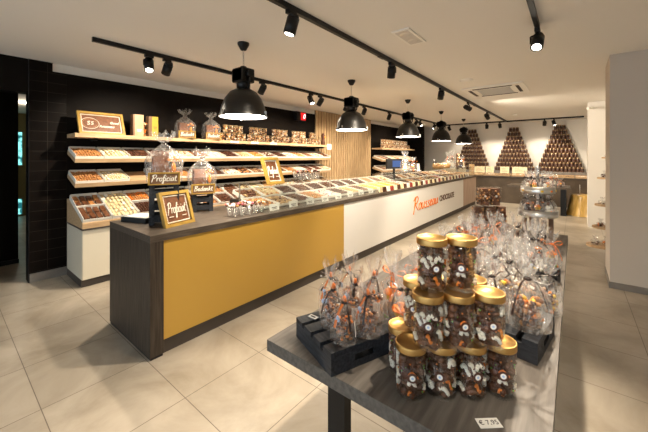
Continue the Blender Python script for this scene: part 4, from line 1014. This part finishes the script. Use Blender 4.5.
def crate(label, x, y, rz, sx, sy, h=.08, z=TZ+.0005):
    t = thing('wooden_crate', label, 'crate', (x, y, z), rz, 'black wooden crates')
    a, c = sx/2, sy/2; b = MB()
    n = 4; g = .02; sw = (sx-g*(n-1))/n
    for k in range(n):
        x0 = -a+k*(sw+g); sl = MB(); sl.box(x0, x0+sw, -c, c, h-.020, h, 'blackwood', None, .001); sl.build('slat', t)
    # long sides
    for s_ in (-1, 1):
        b = MB(); b.box(-a, a, s_*c-.006-.006*s_, s_*c+.006-.006*s_, 0, h-.0205, 'blackwood'); b.build('side_board', t)
    for s_ in (-1, 1):           # ends with a hand hole
        xx = s_*(a-.006); b = MB()
        b.box(xx-.006, xx+.006, -c+.012, c-.012, 0, .025, 'blackwood').box(xx-.006, xx+.006, -c+.012, c-.012, .047, h-.0205, 'blackwood')
        b.box(xx-.006, xx+.006, -c+.012, -.045, .025, .047, 'blackwood').box(xx-.006, xx+.006, .045, c-.012, .025, .047, 'blackwood'); b.build('end_board', t)
    MB().box(-a+.013, a-.013, -c+.013, c-.013, .0, .006, 'blackwood').build('bottom_board', t)
    return t
crate('low black slatted crate at the table front corner holding orange ribboned bags', -.722, 1.025, -.37, .28, .29)
tag(MB().box(-.02, .02, -.011, .011, 0, .002, 'paper').box(-.012, .012, -.004, .004, .002, .0025, 'ink').build('price_tag', None, (-.850, .985, TZ+.081)), 'tiny white tag on the corner of the front black crate', 'price tag')
crate('low black slatted crate beside the jar stack, right of it', -.212, 1.51, -.13, .26, .29)
crate('small black slatted crate at the right table edge behind the others', -.18, 2.25, -.2, .19, .24)
ZK = TZ+.081
# bags on the front left crate
names = [('rear left', -.83, 1.13), ('middle left', -.775, 1.05), ('front left', -.745, .965)]
LB = [
 (-.815, 1.060, .225, .052, 'cup bag with orange ribbon, outermost left on the front crate'),
 (-.745, .985, .215, .050, 'cup bag with orange ribbon, second along the left side of the front crate'),
 (-.655, .935, .205, .050, 'cup bag with orange ribbon, nearest to the front crate corner'),
 (-.775, 1.145, .235, .050, 'cup bag with orange ribbon, rear left on the front crate'),
 (-.695, 1.068, .225, .050, 'cup bag with orange ribbon, at the middle of the front crate'),
 (-.610, 1.025, .215, .052, 'cup bag with orange ribbon, right side of the front crate'),
 (-.655, 1.150, .245, .052, 'cup bag with orange ribbon, rear right on the front crate')]
for i, (x, y, h_, r_, lb) in enumerate(LB):
    g = gift_bag('clear ' + lb, x, y, ZK, h_, r_, 20+i, 'mug', 'ribbon_b', 'cup bags on the front crate', m='cello_orange')
    rd = random.Random(i); b = MB()
    a0 = -2.2+rd.uniform(-.5, .5)-g.rotation_euler[2]; d = Vector((math.cos(a0), math.sin(a0), 0)); nn = d.cross(Vector((0, 0, 1)))*.006; mi = b.mi('ribbon_o')
    pts = [d*q+Vector((0, 0, zz)) for q, zz in ((.008, h_*.66), (.02, h_*.6), (.034, h_*.5), (.044, h_*.40), (.05, h_*.30))]
    vs = [(b.bm.verts.new(p-nn), b.bm.verts.new(p+nn)) for p in pts]
    for (p, q), (u_, v_) in zip(vs, vs[1:]): f = b.bm.faces.new((p, q, v_, u_)); f.material_index = mi
    b.lump((0, 0, h_*.73), .009, 'ribbon_o', 1, (1.2, .6, 1.6), None, .3, rd); b.build('orange_ribbon_tail', g)
    b = MB(); b.lump(d*.036+Vector((0, 0, h_*.44)), .012, 'blue', 1, (1.2, .5, 1.2), None, .45, rd); b.build('foil_star', g)
TB_ = [
 (-.56, 1.21, TZ, .30, .062, 'duck', 'ribbon_b', 'bag with duck in orange hat, just right of the front crate'),
 (-.50, 1.10, TZ, .24, .05, 'car', 'ribbon_o', 'bag with figure, pressed between front crate and jar stack'),
 (-.50, 1.33, TZ, .31, .065, 'duck', 'ribbon_o', 'bag with duck, behind the jar stack on its left'),
 (-.265, 1.45, ZK, .26, .062, 'cup', 'ribbon_b', 'cup bag on the right crate, next to the jar stack'),
 (-.145, 1.47, ZK, .28, .080, 'cup', 'ribbon_b', 'large cup bag on the right crate at its front corner'),
 (-.225, 1.60, ZK, .30, .075, 'cup', 'ribbon_b', 'cup bag on the right crate, rear left'),
 (-.36, 1.62, TZ, .30, .075, 'penguin', 'ribbon_b', 'bag with black ribbon behind the right crate bags'),
 (-.33, 1.85, TZ, .33, .08, 'bunny', 'ribbon_b', 'bag with white bunny in the middle of the table'),
 (-.19, 1.80, TZ, .33, .078, 'cup', 'ribbon_b', 'cup bag with black bow between the two right crates'),
 (-.17, 2.25, ZK, .26, .075, 'penguin', 'ribbon_b', 'bag with penguin on the small edge crate'),
 (-.49, 1.70, TZ, .34, .075, 'penguin', 'ribbon_o', 'tall bag with penguin and orange bow, left of table middle'),
 (-.60, 1.95, TZ, .33, .075, 'duck', 'ribbon_o', 'bag with orange bow at the left table edge, over the white counter front'),
 (-.47, 2.05, TZ, .36, .08, 'penguin', 'ribbon_o', 'bag with orange bow in front of the clear box stack'),
 (-.34, 2.15, TZ, .33, .08, 'bunny', 'ribbon_b', 'pale bunny bag with black ribbon ahead of the tiered stand'),
 (-.60, 2.35, TZ, .33, .075, 'bunny', 'ribbon_o', 'bag at left table edge nearest the clear box stack'),
 (-.22, 2.45, TZ, .32, .08, 'car', 'ribbon_b', 'bag with chocolate car right of table middle'),
 (-.36, 2.48, TZ, .33, .08, 'bunny', 'ribbon_b', 'bunny bag right in front of the tiered stand'),
 (-.12, 2.62, TZ, .24, .06, 'duck', 'ribbon_o', 'small bag with orange figure at the right table edge'),
 (-.48, 2.66, TZ, .33, .075, 'duck', 'ribbon_o', 'bag between clear box stack and tiered stand'),
 (-.34, 2.80, TZ, .32, .075, 'bunny', 'ribbon_b', 'bunny bag at the foot of the tiered stand, its left side'),
 (-.20, 2.78, TZ, .30, .075, 'penguin', 'ribbon_b', 'bag at the foot of the tiered stand, its front side'),
 (-.60, 2.65, TZ, .30, .07, 'penguin', 'ribbon_o', 'penguin bag at the left table edge before the box stack'),
 (-.46, 2.36, TZ, .32, .075, 'bunny', 'ribbon_b', 'bunny bag left of table middle, third row before the stand'),
 (-.24, 2.02, TZ, .32, .075, 'bunny', 'ribbon_b', 'bunny bag in front of the small edge crate'),
 (-.44, 1.50, TZ, .32, .07, 'bunny', 'ribbon_b', 'bunny bag just behind the jar stack'),
 (-.66, 1.33, TZ, .31, .062, 'duck', 'ribbon_o', 'duck bag standing right behind the front crate'),
 (-.60, 1.48, TZ, .30, .062, 'penguin', 'ribbon_o', 'penguin bag two rows behind the front crate at the table edge'),
 (-.10, 1.85, TZ, .27, .06, 'cup', 'ribbon_b', 'slim cup bag at the right table edge between the crates'),
]
for i, (x, y, z, h_, r_, c_, rb, lb) in enumerate(TB_):
    gift_bag('clear ' + lb, x, y, z+.0005, h_, r_, 40+i, c_, rb)
# clear box stack
def clear_box(label, x, y, z, rz, seed):
    t = thing('chocolate_box', label, 'box', (x, y, z), rz, 'clear boxes of brown chocolates')
    b = MB(); rd = random.Random(seed); b.box(-.036, .036, -.036, .036, .004, .15, 'milk')
    for q in range(60):
        f = rd.randrange(4); u_ = rd.uniform(-.036, .036); zz = rd.uniform(.014, .138); p = [(.037, u_), (-.037, u_), (u_, .037), (u_, -.037)][f]
        b.lump((p[0], p[1], zz), rd.uniform(.007, .011), rd.choice(['milk', 'caramel', 'dark', 'milk', 'caramel', 'nut']), 1)
    b.build('chocolates', t)
    b = MB(); b.box(-.046, .046, -.046, .046, 0, .160, 'jar'); b.build('box_shell', t)
    MB().cyl((0, -.0465, .085), (0, -.0475, .085), .010, .010, 'paper', 14).build('sticker', t)
k = 0
bx0, by0 = -.70, 2.98
for tier, cnt in enumerate((4, 3, 2)):
    for i in range(cnt):
        q = i+tier*.45
        clear_box(f'clear box of chocolates, {["bottom", "middle", "top"][tier]} tier of the stack, {ORD[i]} from left', bx0+.075*q, by0+.062*q, TZ+.0005+tier*.1608, .68, 700+k); k += 1
for i in range(3):
    clear_box(f'clear box of chocolates behind the others, lowest rear row, {ORD[i]} from left', bx0-.064+.075*i, by0+.078+.062*i, TZ+.0005, .68, 730+i)
# tiered stand
EX, EY = -.235, 3.12
t = thing('tiered_stand', 'steel rimmed two tier stand of sweets at the far table end', 'tiered stand', (EX, EY, TZ+.0005))
MB().lathe([(0, 0), (.10, 0), (.10, .012), (.02, .02)], 'chrome', 30).build('base', t)
MB().cyl((0, 0, .01), (0, 0, .60), .010, .010, 'chrome', 12).build('pole', t)
MB().lathe([(.0, .60), (.018, .60), (.02, .615), (.012, .63), (.016, .65), (.02, .665), (0, .675)], 'chrome', 16).build('knob', t)
for z_, r_, nm in ((.265, .138, 'lower'), (.455, .118, 'upper')):
    o = MB().lathe([(0, z_), (r_, z_), (r_+.002, z_+.004), (r_+.002, z_+.052), (r_-.003, z_+.052), (r_-.004, z_+.006), (0, z_+.006)], 'chrome', 48).build('tier_tray', t)
# pieces of brown cord pillars (chocolate bars) under the lower tier
for i in range(4):
    a = i*PI/2+.5; tag(MB().box(-.016, .016, -.03, .03, 0, .24, 'darkkraft', None, .003).build('chocolate_box', None, (EX+.10*math.cos(a), EY+.10*math.sin(a), TZ+.001)), f'slim brown box standing under the tiered stand, {["right rear", "left rear", "left front", "right front"][i]}', 'box', 'slim boxes under the tiered stand')
k = 0
for z_, r_, n_, nm in ((.272, .088, 7, 'lower'), (.462, .070, 6, 'upper')):
    for i in range(n_):
        a = i*2*PI/n_+.3; k += 1
        gift_bag(f'small sweet bag on the {nm} tier of the stand, {ORD[i]} clockwise from the knob', EX+r_*math.cos(a), EY+r_*math.sin(a), TZ+z_, .20 if nm == 'lower' else .17, .042, 800+k, ['bunny', 'penguin', 'duck'][i % 3] if nm == 'lower' else ['duck', 'bunny'][i % 2], 'ribbon_b', f'small bags on the {nm} stand tier', m='cello')
for i in range(10):
    a = i*2*PI/10
    tag(MB().lump((0, 0, .013), .017, ('yellow', 'orange', 'yellow', 'mallow')[i % 4], 2, (1, 1, .8)).lump((0, 0, .028), .010, 'caramel', 1).build('sugar_sweet', None, (EX+.108*math.cos(a), EY+.108*math.sin(a), TZ+.463)), f'{("yellow", "orange", "yellow", "ivory")[i % 4]} sugar sweet at the upper tier rim, {ORD[i]} around it', 'sweet', 'sugar sweets on the upper tier')

# ------------------------------------------------------------------ look
sc = bpy.context.scene
sc.view_settings.view_transform = 'Standard'; sc.view_settings.look = 'None'; sc.view_settings.gamma = 1
sc.view_settings.use_curve_mapping = False
sc.view_settings.exposure = .9
sc.cycles.transparent_max_bounces = 24
sc.cycles.max_bounces = 8; sc.cycles.sample_clamp_indirect = 4
for o in list(bpy.data.objects):
    if o.type == 'MESH' and o.name.startswith('tmp'): bpy.data.objects.remove(o)
